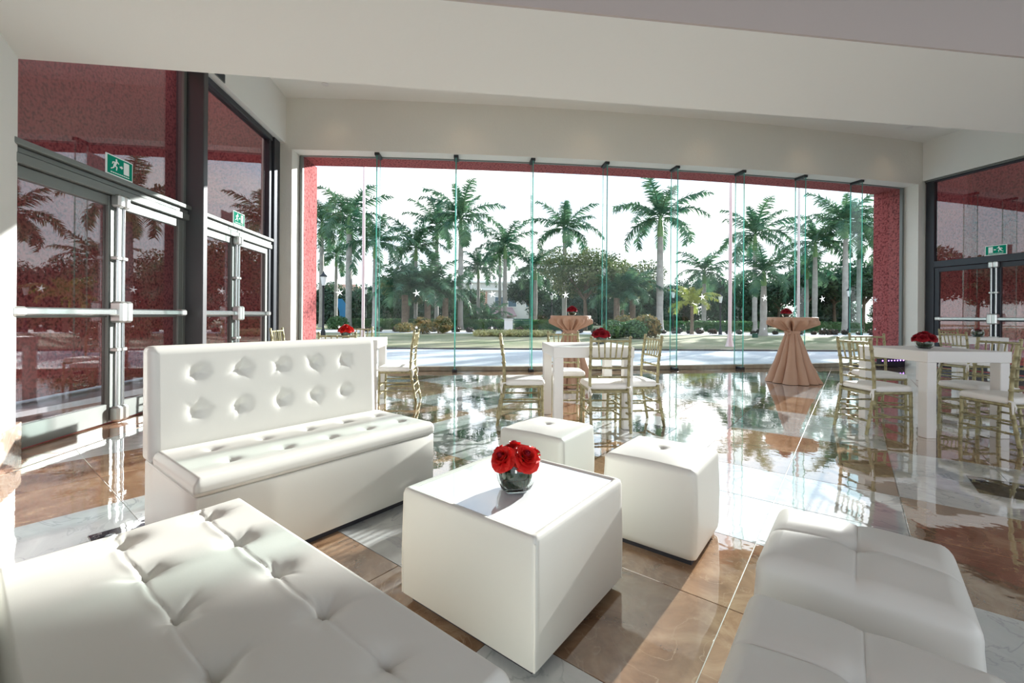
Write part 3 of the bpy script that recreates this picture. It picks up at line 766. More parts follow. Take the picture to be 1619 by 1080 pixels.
def make_chair():
    t = thing('chiavari_chair', 'x', 'chair')
    SZ = .405
    ml = {}
    ml['post'] = bamboo([(0, -.265, 0), (0, -.235, .16), (0, -.20, .34), (0, -.19, .46), (0, -.20, .66), (0, -.235, .905)], .0145, (.08, .2, .33, .46, .58, .70, .80, .90)).lathe([(.010, 0), (.017, .006), (.014, .016), (.0, .021)], 8, c=(0, -.235, .903)).mesh('post', 'gold', 50)
    ml['leg'] = bamboo([(0, .20, 0), (0, .192, .2), (0, .188, .40)], .0145, (.15, .4, .65, .88)).mesh('leg', 'gold', 50)
    for s in (-1, 1):
        link('post', ml['post'], t, (s * .19, 0, 0)); link('leg', ml['leg'], t, (s * .185, 0, 0))
    f = MB()
    f.tube([(-.19, .19, SZ - .008), (.19, .19, SZ - .008)], .015, 8).tube([(-.185, -.195, SZ - .02), (.185, -.195, SZ - .02)], .014, 8)
    for s in (-1, 1): f.tube([(s * .19, .19, SZ - .008), (s * .187, -.195, SZ - .012)], .015, 8)
    f.box(-.18, .18, -.18, .18, SZ - .012, SZ - .002)
    obj('seat_frame', f, 'gold', t, 50)
    cu = pad(.202, .205, SZ + .056, SZ - .001, .022, .05, 12, 12, lambda x, y: .010 * (1 - (x / .21) ** 2) * (1 - (y / .21) ** 2), [(SZ + .02, .004), (SZ + .004, -.004), (SZ, -.012)])
    cu.v = [(x, y + .012, z) for x, y, z in cu.v]
    c = obj('cushion', cu, 'cushion', t, 60)
    for s in (-1, 1):
        tie = MB()
        tie.tube([(s * .185, -.16, SZ + .03), (s * .205, -.20, SZ + .028), (s * .19, -.218, SZ + .022), (s * .172, -.20, SZ + .02)], .008, 6)
        tie.tube([(s * .20, -.212, SZ + .02), (s * .212, -.222, SZ - .03), (s * .206, -.218, SZ - .075)], [.009, .008, .004], 6)
        tie.tube([(s * .198, -.214, SZ + .02), (s * .190, -.228, SZ - .02), (s * .196, -.226, SZ - .05)], [.009, .007, .003], 6)
        obj('tie', tie, 'cushion', c, 60)
    def yb(z): return -.19 - (.01 * (z - .46) / .2 if z < .66 else .01 + .035 * (z - .66) / .245)
    for z, nm in ((.875, 'top_rail'), (.705, 'rail'), (.615, 'rail'), (.525, 'rail')):
        obj(nm, bamboo([(-.19, yb(z), z), (0, yb(z) - .012, z), (.19, yb(z), z)], .0115 if nm == 'top_rail' else .010, (.2, .5, .8)), 'gold', t, 50)
    for k in range(5):
        x = -.115 + k * .0575
        obj('spindle', bamboo([(x * .92, yb(.705) - .010, .705), (x * 1.06, yb(.875) - .010, .875)], .0075, (.3, .7), 6), 'gold', t, 50)
    for s in (-1, 1):
        obj('stretcher', bamboo([(s * .187, .192, .165), (s * .188, -.238, .165)], .0095, (.2, .5, .8), 6), 'gold', t, 50)
        obj('stretcher', bamboo([(s * .187, .192, .265), (s * .188, -.22, .265)], .0095, (.2, .5, .8), 6), 'gold', t, 50)
    obj('stretcher', bamboo([(-.187, .192, .225), (.187, .192, .225)], .0095, (.2, .5, .8), 6), 'gold', t, 50)
    obj('stretcher', bamboo([(-.187, .192, .12), (.187, .192, .12)], .0095, (.2, .5, .8), 6), 'gold', t, 50)
    obj('stretcher', bamboo([(-.188, -.226, .235), (.188, -.226, .235)], .0095, (.2, .5, .8), 6), 'gold', t, 50)
    obj('stretcher', bamboo([(-.188, -.244, .13), (.188, -.244, .13)], .0095, (.2, .5, .8), 6), 'gold', t, 50)
    return t
CHAIRS = [  # x, y, facing (degrees, 0 = away from the camera, 90 = left), label
    (-1.46, 5.60, 94, 'gold chiavari chair with white cushion, right side of the table behind the sofa'),
    (-1.90, 4.92, 6, 'gold chiavari chair seen just above the sofa back, near side of its table'),
    (-3.00, 6.02, -84, 'gold chiavari chair left of the table behind the sofa, by the cream wall corner'),
    (-2.42, 6.78, 184, 'gold chiavari chair on the window side of the table behind the sofa'),
    (.115, 4.60, -88, 'gold chiavari chair on the left side of the middle white table'),
    (.93, 4.40, 4, 'gold chiavari chair tucked under the middle table, its back to the viewer'),
    (1.26, 4.57, 98, 'gold chiavari chair on the right side of the middle white table'),
    (.66, 5.32, 182, 'gold chiavari chair on the window side of the middle white table'),
    (3.64, 4.37, -86, 'gold chiavari chair on the left side of the right hand white table'),
    (4.46, 5.32, 168, 'gold chiavari chair on the window side of the right hand white table'),
    (4.30, 3.80, 3, 'gold chiavari chair on the near side of the right hand table, at the edge'),
    (4.74, 4.45, 92, 'gold chiavari chair on the far right side of the right hand white table'),
    (7.00, 6.72, -86, 'gold chiavari chair on the left of the farthest table by the right door'),
    (8.45, 8.20, 184, 'gold chiavari chair behind the farthest table, close to the right door'),
]
ch0 = make_chair()
for i, (x, y, a_, lab) in enumerate(CHAIRS):
    o = ch0 if i == 0 else copy_tree(ch0)
    o.location = (x, y, 0); o.rotation_euler = (0, 0, R(a_)); o['label'] = lab; o['group'] = 'gold chiavari chairs'

# ------------------------------------------------------------------ white tables
def make_table(label, loc, rz, s=.80, H_=.81):
    t = thing('white_table', label, 'table', loc, rz, 'square white tables')
    a_ = s / 2
    obj('tabletop', MB().cbox(-a_, a_, -a_, a_, H_ - .105, H_, .004), 'table_white', t)
    for sx in (-1, 1):
        for sy in (-1, 1):
            x0, x1 = sorted((sx * (a_ - .008), sx * (a_ - .10))); y0, y1 = sorted((sy * (a_ - .008), sy * (a_ - .10)))
            obj('leg', MB().cbox(x0, x1, y0, y1, 0, H_ - .105, .004), 'table_white', t)
    return t
make_table('square white table behind the tufted sofa', (-2.03, 5.47, 0), R(8))
make_table('square white table in the middle of the room', (.775, 4.645, 0), R(4))
make_table('square white table on the right with purple lights showing beneath', (4.235, 4.44, 0), R(1))
make_table('farthest square white table, by the right glass door', (7.72, 7.52, 0), R(4))

# ------------------------------------------------------------------ draped cocktail tables
def make_cocktail(loc, rt, H_, lab_t, lab_c, seed):
    t = thing('cocktail_table', lab_t, 'table', loc, 0, 'tall round cocktail tables')
    obj('tabletop', MB().lathe([(.0, H_ - .032), (rt - .02, H_ - .032), (rt - .012, H_ - .026), (rt - .012, H_ - .010), (rt - .02, H_ - .006), (0, H_ - .006)], 40), 'table_white', t, 40)
    obj('pole', MB().lathe([(.03, .02), (.03, H_ - .032)], 14), 'steel', t, 40)
    obj('base', MB().lathe([(.24, 0), (.24, .012), (.04, .03), (.0, .03)], 30), 'steel', t, 40)
    rnd = random.Random(seed); ph = rnd.uniform(0, 6)
    n = 240
    zc = H_ - .245
    prof = [(0, H_), (rt * .5, H_), (rt - .012, H_), (rt - .003, H_ - .004), (rt, H_ - .012), (rt, H_ - .045), (rt * .985, H_ - .07), (rt * .80, H_ - .125), (rt * .52, H_ - .185), (rt * .32, H_ - .225), (.098, zc), (.094, zc - .025), (.105, zc - .06),
            (.135, zc - .16), (.18, zc - .32), (.235, zc - .52), (.29, .22), (.335, .09), (.365, .03), (.375, .006)]
    def fold(r, z, th_):
        if z > H_ - .05: return r
        if z > zc: k = (H_ - .05 - z) / (H_ - .05 - zc); amp = .48 * min(1, k * 3)
        else: k = (zc - z) / zc; amp = .10 + .11 * math.sin(math.pi * min(1, .15 + .6 * k))
        top = z > zc
        f1 = 2 * abs(math.sin(7.5 * th_ + ph + .35 * math.sin(3 * th_))) ** .85 - 1.3 if top else 2 * abs(math.sin(5.5 * th_ + ph + .6 * math.sin(2 * th_ + ph) + .25 * (zc - z))) ** .6 - 1.3
        f2 = math.cos((25 if top else 4) * th_ + 2 * ph)
        return r * (1 + amp * (.75 * f1 + .35 * f2)) + (.022 * math.cos(3 * th_ + ph) * (1 - z / .3) if z < .3 else 0)
    cl = MB().lathe(prof, n, fold)
    c = obj('tablecloth', cl, 'cloth_tan', None, 70, loc); tag(c, lab_c, 'tablecloth', 'tan gathered tablecloths')
    s = MB().lathe([(.114, zc - .035), (.120, zc - .022), (.120, zc + .008), (.112, zc + .020), (.10, zc + .02), (.10, zc - .035)], 40, lambda r, z, q: r * (1 + .015 * math.cos(17 * q)))
    sa = obj('sash', s, 'cloth_tan', c, 60)
    kn = MB().lathe([(0, -.028), (.02, -.022), (.028, 0), (.02, .022), (0, .028)], 10, c=(-.09, -.095, zc - .006))
    for dx, dz in ((-.06, .03), (-.065, -.045)):
        kn.tube([(-.09, -.10, zc - .006), (-.09 + dx * .6, -.115, zc + dz * .8), (-.09 + dx, -.11, zc + dz)], [.010, .024, .012], 8)
    obj('bow', kn, 'cloth_tan', sa, 60)
make_cocktail((4.83, 7.52, 0), .375, 1.12, 'tall round cocktail table standing near the right of the glass front', 'tan satin cloth tied on the cocktail table standing alone at right', 1)
make_cocktail((.95, 7.08, 0), .325, 1.12, 'tall round cocktail table behind the middle white table', 'tan satin cloth tied on the cocktail table behind the middle table', 5)

# ------------------------------------------------------------------ vases and roses
def petal_mesh(w_, h_, cup, curl, m):
    """cupped rose petal: rounded, slightly heart-shaped edge rolling outwards"""
    mb = MB(); nu, nv = 9, 8; vs = []
    for j in range(nv):
        v = j / (nv - 1)
        for i in range(nu):
            u = i / (nu - 1) * 2 - 1
            ww = w_ * (.34 + .66 * math.sin(math.pi * (.08 + .50 * v)))
            ang = u * ww / cup
            rr = cup * (.30 + .70 * v ** .65) + curl * max(0, v - .55) ** 2 * 4.5
            edge = 1 - .30 * abs(u) ** 2.6 - .05 * math.exp(-(u / .22) ** 2)
            z = h_ * v * (edge if v > .3 else 1 - (1 - edge) * v / .3)
            vs.append((rr * math.sin(ang), -rr * math.cos(ang), z - curl * 1.1 * max(0, v - .74) + .0012 * v * math.sin(5 * u + 40 * w_)))
    fs = [(j * nu + i, j * nu + i + 1, (j + 1) * nu + i + 1, (j + 1) * nu + i) for j in range(nv - 1) for i in range(nu - 1)]
    return mb.add(vs, fs).mesh('petal', m, 180)
PET = {}
for m in ('rose', 'rose_deep'):
    PET[m] = [petal_mesh(.034, .040, .0085, .000, m), petal_mesh(.042, .041, .0145, .003, m), petal_mesh(.050, .039, .0205, .010, m), petal_mesh(.054, .034, .0265, .018, m)]
def make_rose(label, group, loc, tilt, az, scale, m, detail=True):
    """rose bloom with overlapping petals, deepest colour at the heart"""
    t = thing('rose', label, 'rose', loc, 0, group)
    t.rotation_euler = (tilt, 0, az); t.scale = (scale,) * 3
    if detail:
        for ringi, cnt_ in enumerate((3, 4, 5, 6)):
            for k in range(cnt_):
                mm = 'rose_deep' if ringi == 0 else m
                link('petal', PET[mm][ringi], t, (0, 0, -.002 * ringi - .004 * (k % 2)), (R((0, 7, 16, 34)[ringi] + random.uniform(-6, 6)), R(random.uniform(-7, 7)), 2 * math.pi * k / cnt_ + ringi * .7 + random.uniform(-.12, .12)))
        obj('heart', MB().lathe([(.0, 0), (.006, .01), (.007, .032), (.003, .036), (0, .034)], 8), 'rose_deep', t, 60)
        obj('sepal', MB().lathe([(0, -.012), (.008, -.010), (.014, .002), (.010, .006)], 8), 'stem', t, 60)
    return t
# single-mesh bloom for the small far roses
def far_rose_mesh(m):
    mb = MB()
    for ringi, cnt_ in enumerate((3, 4, 5, 6)):
        src = PET[m][ringi]
        for k in range(cnt_):
            rot = Matrix.Rotation(2 * math.pi * k / cnt_ + ringi * .7, 3, 'Z') @ Matrix.Rotation(R((0, 7, 16, 32)[ringi]), 3, 'X')
            mb.add([rot @ v.co for v in src.vertices], [tuple(p.vertices) for p in src.polygons])
    return mb.mesh('rose', m, 180)
FR = {m: far_rose_mesh(m) for m in ('rose', 'rose_deep')}
def pillow_vase(r, h):
    """squarish bowl: small square foot, bulging sides, open mouth"""
    def sq(th_, p): return (abs(math.cos(th_)) ** p + abs(math.sin(th_)) ** p) ** (-1 / p)
    prof = [(.56, 0), (.60, .006 / h), (.80, .12), (.95, .32), (1.0, .52), (.97, .72), (.86, .90), (.76, 1.0), (.73, 1.0), (.83, .89), (.93, .72), (.96, .52), (.91, .33), (.77, .15), (.50, .09), (0, .09)]
    mb = MB(); n = 32; vs = []
    for rr, z in prof:
        for k in range(n):
            t_ = 2 * math.pi * k / n; q = sq(t_, 4.5 if z < .1 else 3.2 if z < .4 else 2.4)
            vs.append((rr * r * q * math.cos(t_) * .94, rr * r * q * math.sin(t_) * .94, z * h))
    fs = [(i * n + k, i * n + (k + 1) % n, (i + 1) * n + (k + 1) % n, (i + 1) * n + k) for i in range(len(prof) - 1) for k in range(n)]
    fs.append(tuple(range(n - 1, -1, -1)))
    return mb.add(vs, fs)
def big_leaf(L_, w_):
    mb = MB(); vs = []; nu = 7
    for i in range(nu):
        t_ = i / (nu - 1); ww = w_ * math.sin(math.pi * (t_ * .92 + .04)) ** .7
        for s in (-1, 0, 1): vs.append((L_ * (t_ - .5), s * ww, -.004 * abs(s)))
    return mb.add(vs, [(i * 3 + k, i * 3 + k + 1, (i + 1) * 3 + k + 1, (i + 1) * 3 + k) for i in range(nu - 1) for k in (0, 1)])
ME_LEAF = big_leaf(.13, .032).mesh('wrapped_leaf', 'stem', 180)
def make_vase(loc, rz, label, r, h, where, m, blooms, near=False):
    t = thing('glass_vase', label, 'vase', loc, rz, 'low glass vases')
    obj('bowl', pillow_vase(r, h), 'glass_vase', t, 50)
    # leaves curled round the inside of the bowl, with pale veins
    lf = MB(); ve = MB(); n = 20
    for k in range(n + 1):
        pass
    prof = [(.46, .10), (.70, .16), (.84, .34), (.87, .52), (.84, .66)]
    for (a0, a1) in ((-2.9, -.9), (-.8, 1.3), (1.4, 3.2)):
        vs = []; nn_ = 10
        for rr, z in prof:
            for k in range(nn_ + 1):
                q = a0 + (a1 - a0) * k / nn_; vs.append((rr * r * .93 * math.cos(q), rr * r * .93 * math.sin(q), z * h))
        lf.add(vs, [(i * (nn_ + 1) + k, i * (nn_ + 1) + k + 1, (i + 1) * (nn_ + 1) + k + 1, (i + 1) * (nn_ + 1) + k) for i in range(len(prof) - 1) for k in range(nn_)])
        if near:
            def pt(q, z):
                for (r0, z0), (r1, z1) in zip(prof, prof[1:]):
                    if z <= z1: kk = (z - z0) / (z1 - z0); rr = r0 + (r1 - r0) * kk; break
                return (rr * r * .95 * math.cos(q), rr * r * .95 * math.sin(q), z * h)
            ve.tube([pt(a0 + (a1 - a0) * k / 8, .40 + .06 * k / 8) for k in range(9)], .0013, 5)
            for k in range(1, 8):
                q = a0 + (a1 - a0) * k / 8
                ve.tube([pt(q, .42), pt(q + .10, .54), pt(q + .16, .64)], .0007, 4); ve.tube([pt(q, .42), pt(q + .10, .30), pt(q + .16, .19)], .0007, 4)
    wl = obj('wrapped_leaf', lf, 'stem', t, 180)
    if near: obj('vein', ve, 'leaf_vein', wl)
    st = MB()
    for k in range(5):
        q = k * 1.256; st.tube([(.015 * math.cos(q + 2), .015 * math.sin(q + 2), h * .12), (.5 * r * math.cos(q), .5 * r * math.sin(q), h * .95)], .0025, 6)
    obj('stem', st, 'stem', t)
    g_ = 'roses in the vase ' + where
    for k, b in enumerate(blooms):
        dx, dy, dz, tilt, az, s_ = b[:6]
        lab = b[6] if len(b) > 6 else 'red rose in the vase ' + where
        v = Vector((dx, dy, 0)); v.rotate(Matrix.Rotation(rz, 3, 'Z'))
        L3 = (loc[0] + v.x, loc[1] + v.y, loc[2] + dz)
        if near: make_rose(lab, g_, L3, tilt, az + rz, s_, m)
        else:
            o = link('rose', FR[m], None, L3, (tilt, 0, az + rz)); o.scale = (s_,) * 3; tag(o, lab, 'rose', g_)
    return t
RING5 = lambda r, z, s_: [(r * .85 * math.cos(q), r * .85 * math.sin(q), z, R(36), q + R(90), s_ * .92) for q in [k * 2 * math.pi / 6 + .3 for k in range(6)]] + [(0, 0, z + .025, R(6), .4, s_)]
make_vase((.018, 1.70, CH - .006), R(10), 'pillow-shaped glass vase of red roses on the coffee table', .079, .128, 'on the coffee table', 'rose', [
    (-.052, -.030, .130, R(46), R(-46), 1.06, 'dark red rose leaning out at the left of the coffee table vase'),
    (.030, -.036, .128, R(42), R(14), 1.20, 'open red rose facing the viewer in the coffee table vase'),
    (.066, .010, .122, R(58), R(80), .94, 'red rose at the right rim of the coffee table vase'),
    (.000, .024, .140, R(-10), R(0), 1.08, 'topmost red rose in the coffee table vase'),
    (-.046, .036, .124, R(-42), R(38), .96, 'red rose at the back of the coffee table vase')], True)
gl_ = thing('green_leaf', 'small bright green leaf at the right of the coffee table roses', 'leaf', (.092, 1.70, CH + .135), R(40))
obj('blade', big_leaf(.045, .014), 'leaf_fresh', gl_, 180)
make_vase((-2.12, 5.58, .81), 0, 'glass vase of red roses on the table behind the sofa', .075, .12, 'on the table behind the sofa', 'rose', RING5(.055, .10, 1.25))
make_vase((.98, 4.80, .81), R(20), 'glass vase of dark red roses on the middle white table', .075, .12, 'on the middle white table', 'rose_deep', RING5(.058, .10, 1.3))
make_vase((4.16, 4.40, .81), R(20), 'glass vase of dark red roses on the right hand white table', .075, .12, 'on the right hand white table', 'rose_deep', RING5(.058, .10, 1.3))
make_vase((4.70, 7.48, 1.12), 0, 'glass vase of dark roses on the cocktail table standing alone at right', .065, .10, 'on the right cocktail table', 'rose_deep', RING5(.05, .085, 1.15))
make_vase((.97, 7.05, 1.12), 0, 'glass vase of dark roses on the cocktail table behind the middle table', .07, .11, 'on the cocktail table behind the middle table', 'rose_deep', RING5(.05, .09, 1.15))
make_vase((7.92, 7.42, .81), 0, 'glass vase with green leaves on the farthest white table', .085, .13, 'on the farthest table', 'rose_deep', [(0, 0, .1, R(10), 0, 1.1)])

# purple led bar on the floor by the right end of the glass
p = arc(12.95, -.26)
lb = thing('led_bar', 'black bar of small purple led lights by the right end of the glass', 'light', (p[0], p[1], 0), th(12.95))
obj('housing', MB().cbox(-.36, .36, -.05, .05, 0, .20, .008), 'base_dark', lb)
for k in range(8): obj('led', MB().lathe([(0, -.010), (.010, -.007), (.014, 0)], 10), 'led', lb, 60, (-.31 + k * .088, -.051, .15), (R(-90), 0, 0))

# ------------------------------------------------------------------ outside: ground
pv = MB()
n = 16
a_ = [arc(-1.2 + (S1 + 2.4) * k / n, .05) for k in range(n + 1)]
poly = [(-40, a_[0][1])] + a_ + [(40, a_[-1][1] + 6), (40, 14.1 + 4.2), (-40, 14.1 - 4.2)]
def yk(x, y0): return y0 + .02 * x
poly = [(-40, 8.4)] + a_ + [(40, 13.0), (40, yk(40, 14.2)), (-40, yk(-40, 14.2))]
struct('paving', MB().prism(poly, -.10, .004), 'paving', 'pale paved terrace outside the glass')
struct('kerb_edge', MB().add([(x, yk(x, y), z) for z in (-.1, .05) for x, y in ((-40, 14.2), (40, 14.2), (40, 14.36), (-40, 14.36))],
       [(3, 2, 1, 0), (4, 5, 6, 7), (0, 1, 5, 4), (1, 2, 6, 5), (2, 3, 7, 6), (3, 0, 4, 7)]), 'edging', 'dark edging between terrace and lawn')
struct('lawn', MB().prism([(-60, 13.2), (60, 15.6), (60, 26.6), (-60, 25.4)], -.1, .03), 'lawn', 'sunlit lawn beyond the terrace')
struct('gravel_bed', MB().prism([(-60, 25.4), (60, 26.6), (60, 31.0), (-60, 30.4)], -.1, .045), 'gravel', 'pale gravel bed behind the lawn')
struct('garden_ground', MB().prism([(-90, 30.4), (90, 31.0), (110, 120), (-110, 120)], -.1, .03), 'lawn', 'garden ground under the palms')
gp = MB().prism([(-60, -40), (60, -40), (60, 14), (12.4, 13.8), (12.4, -4.1), (-6.1, -4.1), (-6.1, 12), (-60, 12)], -.3, -.13)
struct('yard', gp, 'paving', 'paved yard around the building')

# ------------------------------------------------------------------ outside: plants
def frond_mesh(L_, bend, seed, m, pairs=46, ll=.74):
    rnd = random.Random(seed); mb = MB()
    n = 14; pts = []; x = z = 0; a0 = R(28)
    for i in range(n + 1):
        t = i / n; pts.append(Vector((x, 0, z)))
        an = a0 - bend * (t ** 1.25); x += L_ / n * math.cos(an); z += L_ / n * math.sin(an)
    mb.tube(pts, [.035 * (1 - .85 * i / n) for i in range(n + 1)], 4)
    for k in range(pairs):
        t = .10 + .90 * k / (pairs - 1); f = t * n; i = min(n - 1, int(f)); p = pts[i].lerp(pts[i + 1], f - i); d = (pts[i + 1] - pts[i]).normalized()
        up = Vector((-d.z, 0, d.x))
        le = ll * (math.sin(math.pi * (.16 + .76 * t)) ** .6) * rnd.uniform(.85, 1.1)
        for s in (-1, 1):
            el_ = R(rnd.choice((18, -8, -30)) + rnd.uniform(-10, 10))
            side = Vector((0, s, 0)) * math.cos(el_) + up * math.sin(el_)
            dr = (side * .86 + d * .52).normalized()
            w_ = .042
            p1_ = p + dr * le * .5 + Vector((0, 0, -.05 * le)); p2_ = p + dr * le * .95 + Vector((0, 0, -.30 * le))
            q = d * w_
            mb.add([p - q, p + q, p1_ + q, p1_ - q, p2_], [(0, 1, 2, 3), (3, 2, 4)])
    return mb.mesh('frond', m)
FRONDS = {m: [frond_mesh(1.0 * 3.4, R(62), 1, m), frond_mesh(3.3, R(85), 2, m), frond_mesh(3.2, R(105), 3, m), frond_mesh(3.0, R(40), 4, m)] for m in ('palm_leaf', 'palm_leaf_yellow')}
def trunk_mesh(h, r, royal=True):
    if royal: prof = [(r * 1.45, 0), (r * 1.15, .25), (r * .98, .8), (r * .92, h * .25), (r * 1.02, h * .5), (r * .88, h * .8), (r * .72, h)]
    else: prof = [(r * 1.2, 0), (r * 1.0, .3), (r * .9, h * .5), (r * .9, h)]
    # fine leaf-scar rings
    pr = []
    for (r0, z0), (r1, z1) in zip(prof, prof[1:]):
        k = max(1, int((z1 - z0) / .35))
        for i in range(k):
            t = i / k; rr = r0 + (r1 - r0) * t; z = z0 + (z1 - z0) * t
            pr += [(rr, z), (rr * .965, z + .05)]
    pr.append(prof[-1])
    return MB().lathe(pr, 12)
def make_palm(label, x, y, h, r, scale, seed, m='palm_leaf', nf=15, name='royal_palm', group='royal palms in the garden', royal=True):
    rnd = random.Random(seed)
    t = thing(name, label, 'palm', (x, y, .03), rnd.uniform(0, 6), group)
    obj('trunk', trunk_mesh(h, r, royal), 'trunk_royal' if royal else 'trunk_brown', t, 60)
    cs = 1.35 * scale if royal else .3
    if royal: obj('crownshaft', MB().lathe([(r * .74, h - .02), (r * .92, h + .12 * scale), (r * .80, h + .6 * scale), (r * .42, h + cs), (r * .1, h + cs + .1)], 10), 'crownshaft', t, 60)
    top = h + cs * .92
    for k in range(nf):
        az = k * 2.399 + rnd.uniform(-.25, .25); q = k / (nf - 1)
        tilt = R(54 - (92 if royal else 66) * q ** .9 + rnd.uniform(-8, 8))
        v = 3 if q < .12 else (0 if q < .45 else 1 if q < .75 else 2)
        o = link('frond', FRONDS[m][v], t, (.05 * math.cos(az), .05 * math.sin(az), top - .12 * q), (0, -tilt, az))
        o.scale = (scale * rnd.uniform(.9, 1.08) * (.72 if v == 3 else 1.0),) * 3
    if royal:
        sp_ = MB().tube([(0, 0, top - .1), (.02, 0, top + .7 * scale), (.05, .02, top + 1.5 * scale)], [.035, .025, .006], 5)
        obj('spear_leaf', sp_, 'crownshaft', t)
    return t
F_ = 690.0
def px_x(px, Y): return (px - 809.5 - .0) / F_ * Y
def crown_z(px, py, Y): return CAM_H - ((py - 499.3) - .0075 * (px - 809.5)) / F_ * Y
PALMS = [ # measured garden positions: x, y, trunk height to the crown, trunk radius, crown scale
]
for k, (px, py, Y, s_, r_, lab) in enumerate([
    (508, 352, 36, .95, .19, 'royal palm at the far left, half behind the pink window surround'),
    (531, 405, 41, .80, .16, 'slender royal palm left of the thick-trunked one at far left'),
    (551, 345, 33, 1.00, .24, 'thick-trunked royal palm left of the left flagpole'),
    (593, 385, 30, .86, .21, 'royal palm right of the left flagpole, ringed grey trunk'),
    (657, 392, 38, .95, .18, 'royal palm standing behind the feathery date palms'),
    (690, 358, 39, .90, .20, 'royal palm between the date palms and the second glass fin'),
    (728, 345, 33, 1.02, .21, 'tall royal palm just right of the second glass fin'),
    (756, 425, 42, .80, .17, 'short royal palm in front of the pale house, left side'),
    (790, 405, 46, .82, .17, 'royal palm with darker trunk in front of the pale house'),
    (798, 390, 38, .88, .20, 'royal palm with grey trunk in front of the pale house'),
    (846, 425, 40, .85, .20, 'royal palm right of the third glass fin'),
    (892, 362, 36, .96, .21, 'royal palm rising behind the round olive tree'),
    (1043, 345, 31, 1.08, .25, 'tallest royal palm, thick pale trunk between two glass fins'),
    (1113, 430, 40, .88, .21, 'small royal palm with swollen pale base left of the tall flagpole'),
    (1193, 372, 34, .98, .19, 'royal palm with slim white trunk right of the tall flagpole'),
    (1207, 432, 26, .62, .19, 'young royal palm with flared base in front of the gravel bed'),
    (1275, 425, 40, .80, .18, 'royal palm just right of the far glass fin, lower crown'),
    (1288, 385, 36, .92, .20, 'royal palm rising behind the right cocktail table'),
    (1336, 352, 33, .98, .20, 'royal palm behind the last glass fin'),
    (1358, 372, 39, .95, .20, 'royal palm at the far right beside the purple surround'),
    (1420, 380, 38, .95, .20, 'royal palm hidden beyond the right red surround'),
    (1500, 370, 36, .95, .20, 'royal palm well right of the window'),
    (420, 370, 36, .95, .20, 'royal palm well left of the window'),
    ]):
    x_ = round(px_x(px, Y), 2); ztop = crown_z(px, py, Y); h_ = round(ztop - 1.25 * s_, 2)
    make_palm(lab, x_, Y, h_, r_, s_ * 1.06, 100 + k, nf=17)
make_palm('low yellow-green palm by the hedge, lit fronds above the lawn', px_x(1094, 27), 27, 1.75, .11, .50, 300, 'palm_leaf_yellow', 14, 'young_palm', 'young palms by the hedge', False)
make_palm('low green palm in front of the pale house', px_x(771, 36), 36, .5, .12, .70, 301, 'palm_leaf', 14, 'young_palm', 'young palms by the hedge', False)
for k, (px, Y, h_, s_, lab) in enumerate([(640, 29, 1.9, .78, 'feathery date palm with dark trunk, left of the pair behind the table reflection'), (676, 30, 2.2, .85, 'feathery date palm with dark trunk in the middle of the clump'), (704, 31, 1.8, .80, 'feathery date palm with dark trunk beside the second glass fin'),
                                 (975, 31, 1.9, .78, 'dark date palm right of the round olive tree'), (1000, 32, 2.2, .70, 'dark date palm left of the tallest royal palm')]):
    make_palm(lab, px_x(px, Y), Y, h_ + .5, .24, s_, 320 + k, 'palm_leaf', 20, 'date_palm', 'date palms in the garden', False)

def leaf_cloud(mb, blobs, count, size, rnd, shell=.55):
    tot = sum(b[3] * b[4] * b[5] for b in blobs) ; acc = []
    for b in blobs:
        n = int(count * b[3] * b[4] * b[5] / tot)
        for _ in range(n):
            d = Vector((rnd.gauss(0, 1), rnd.gauss(0, 1), rnd.gauss(0, 1))).normalized()
            rr = shell + (1 - shell) * rnd.random() ** .5
            p = Vector((b[0] + d.x * b[3] * rr, b[1] + d.y * b[4] * rr, b[2] + d.z * b[5] * rr))
            a = Vector((rnd.gauss(0, 1), rnd.gauss(0, 1), rnd.gauss(0, .8))).normalized(); bb_ = a.cross(d + Vector((.01, .02, .3))).normalized()
            s = size * rnd.uniform(.6, 1.3)
            mb.add([p - a * s, p - bb_ * s * .45, p + a * s, p + bb_ * s * .45], [(0, 1, 2, 3)])
    return mb
def tree_meshes(seed, h, rad, count, size, m):
    rnd = random.Random(seed)
    blobs = []; br = MB()
    tz = h * .38
    br.tube([(0, 0, 0), (.06, .03, tz * .5), (.02, .08, tz)], [.20, .15, .12], 8)
    for k in range(9):
        a = k * 2.4 + rnd.uniform(-.3, .3); rr = rad * rnd.uniform(.35, .75) if k else 0; z = h * rnd.uniform(.55, .85) if k else h * .88
        s = rad * rnd.uniform(.38, .55)
        blobs.append((rr * math.cos(a), rr * math.sin(a), z, s, s, s * .75))
        br.tube([(.02, .08, tz), (rr * .45 * math.cos(a), rr * .45 * math.sin(a), (tz + z) * .5), (rr * math.cos(a), rr * math.sin(a), z)], [.10, .06, .02], 6)
    lv = leaf_cloud(MB(), blobs, count, size, rnd, .35)
    return br.mesh('branches', 'trunk_brown', 60), lv.mesh('foliage', m)
TREES = {'dark': [tree_meshes(1, 6.5, 3.4, 5200, .20, 'tree_leaf'), tree_meshes(2, 6.0, 3.6, 5200, .20, 'tree_leaf'), tree_meshes(3, 7.0, 3.2, 5200, .20, 'tree_leaf')],
         'olive': [tree_meshes(4, 6.2, 3.3, 7000, .14, 'tree_leaf_olive')]}
def make_tree(label, x, y, kind, v, s, rz, sz=1.0):
    t = thing('broadleaf_tree', label, 'tree', (x, y, .03), rz, 'broadleaf trees behind the palms')
    t.scale = (s, s, s * sz)
    br, lv = TREES[kind][v]
    link('trunk', br, t); tag(link('foliage', lv, t), kind='stuff')
make_tree('round olive-green tree with spreading crown behind the left cocktail table', px_x(925, 33), 33, 'olive', 0, .98, .4)
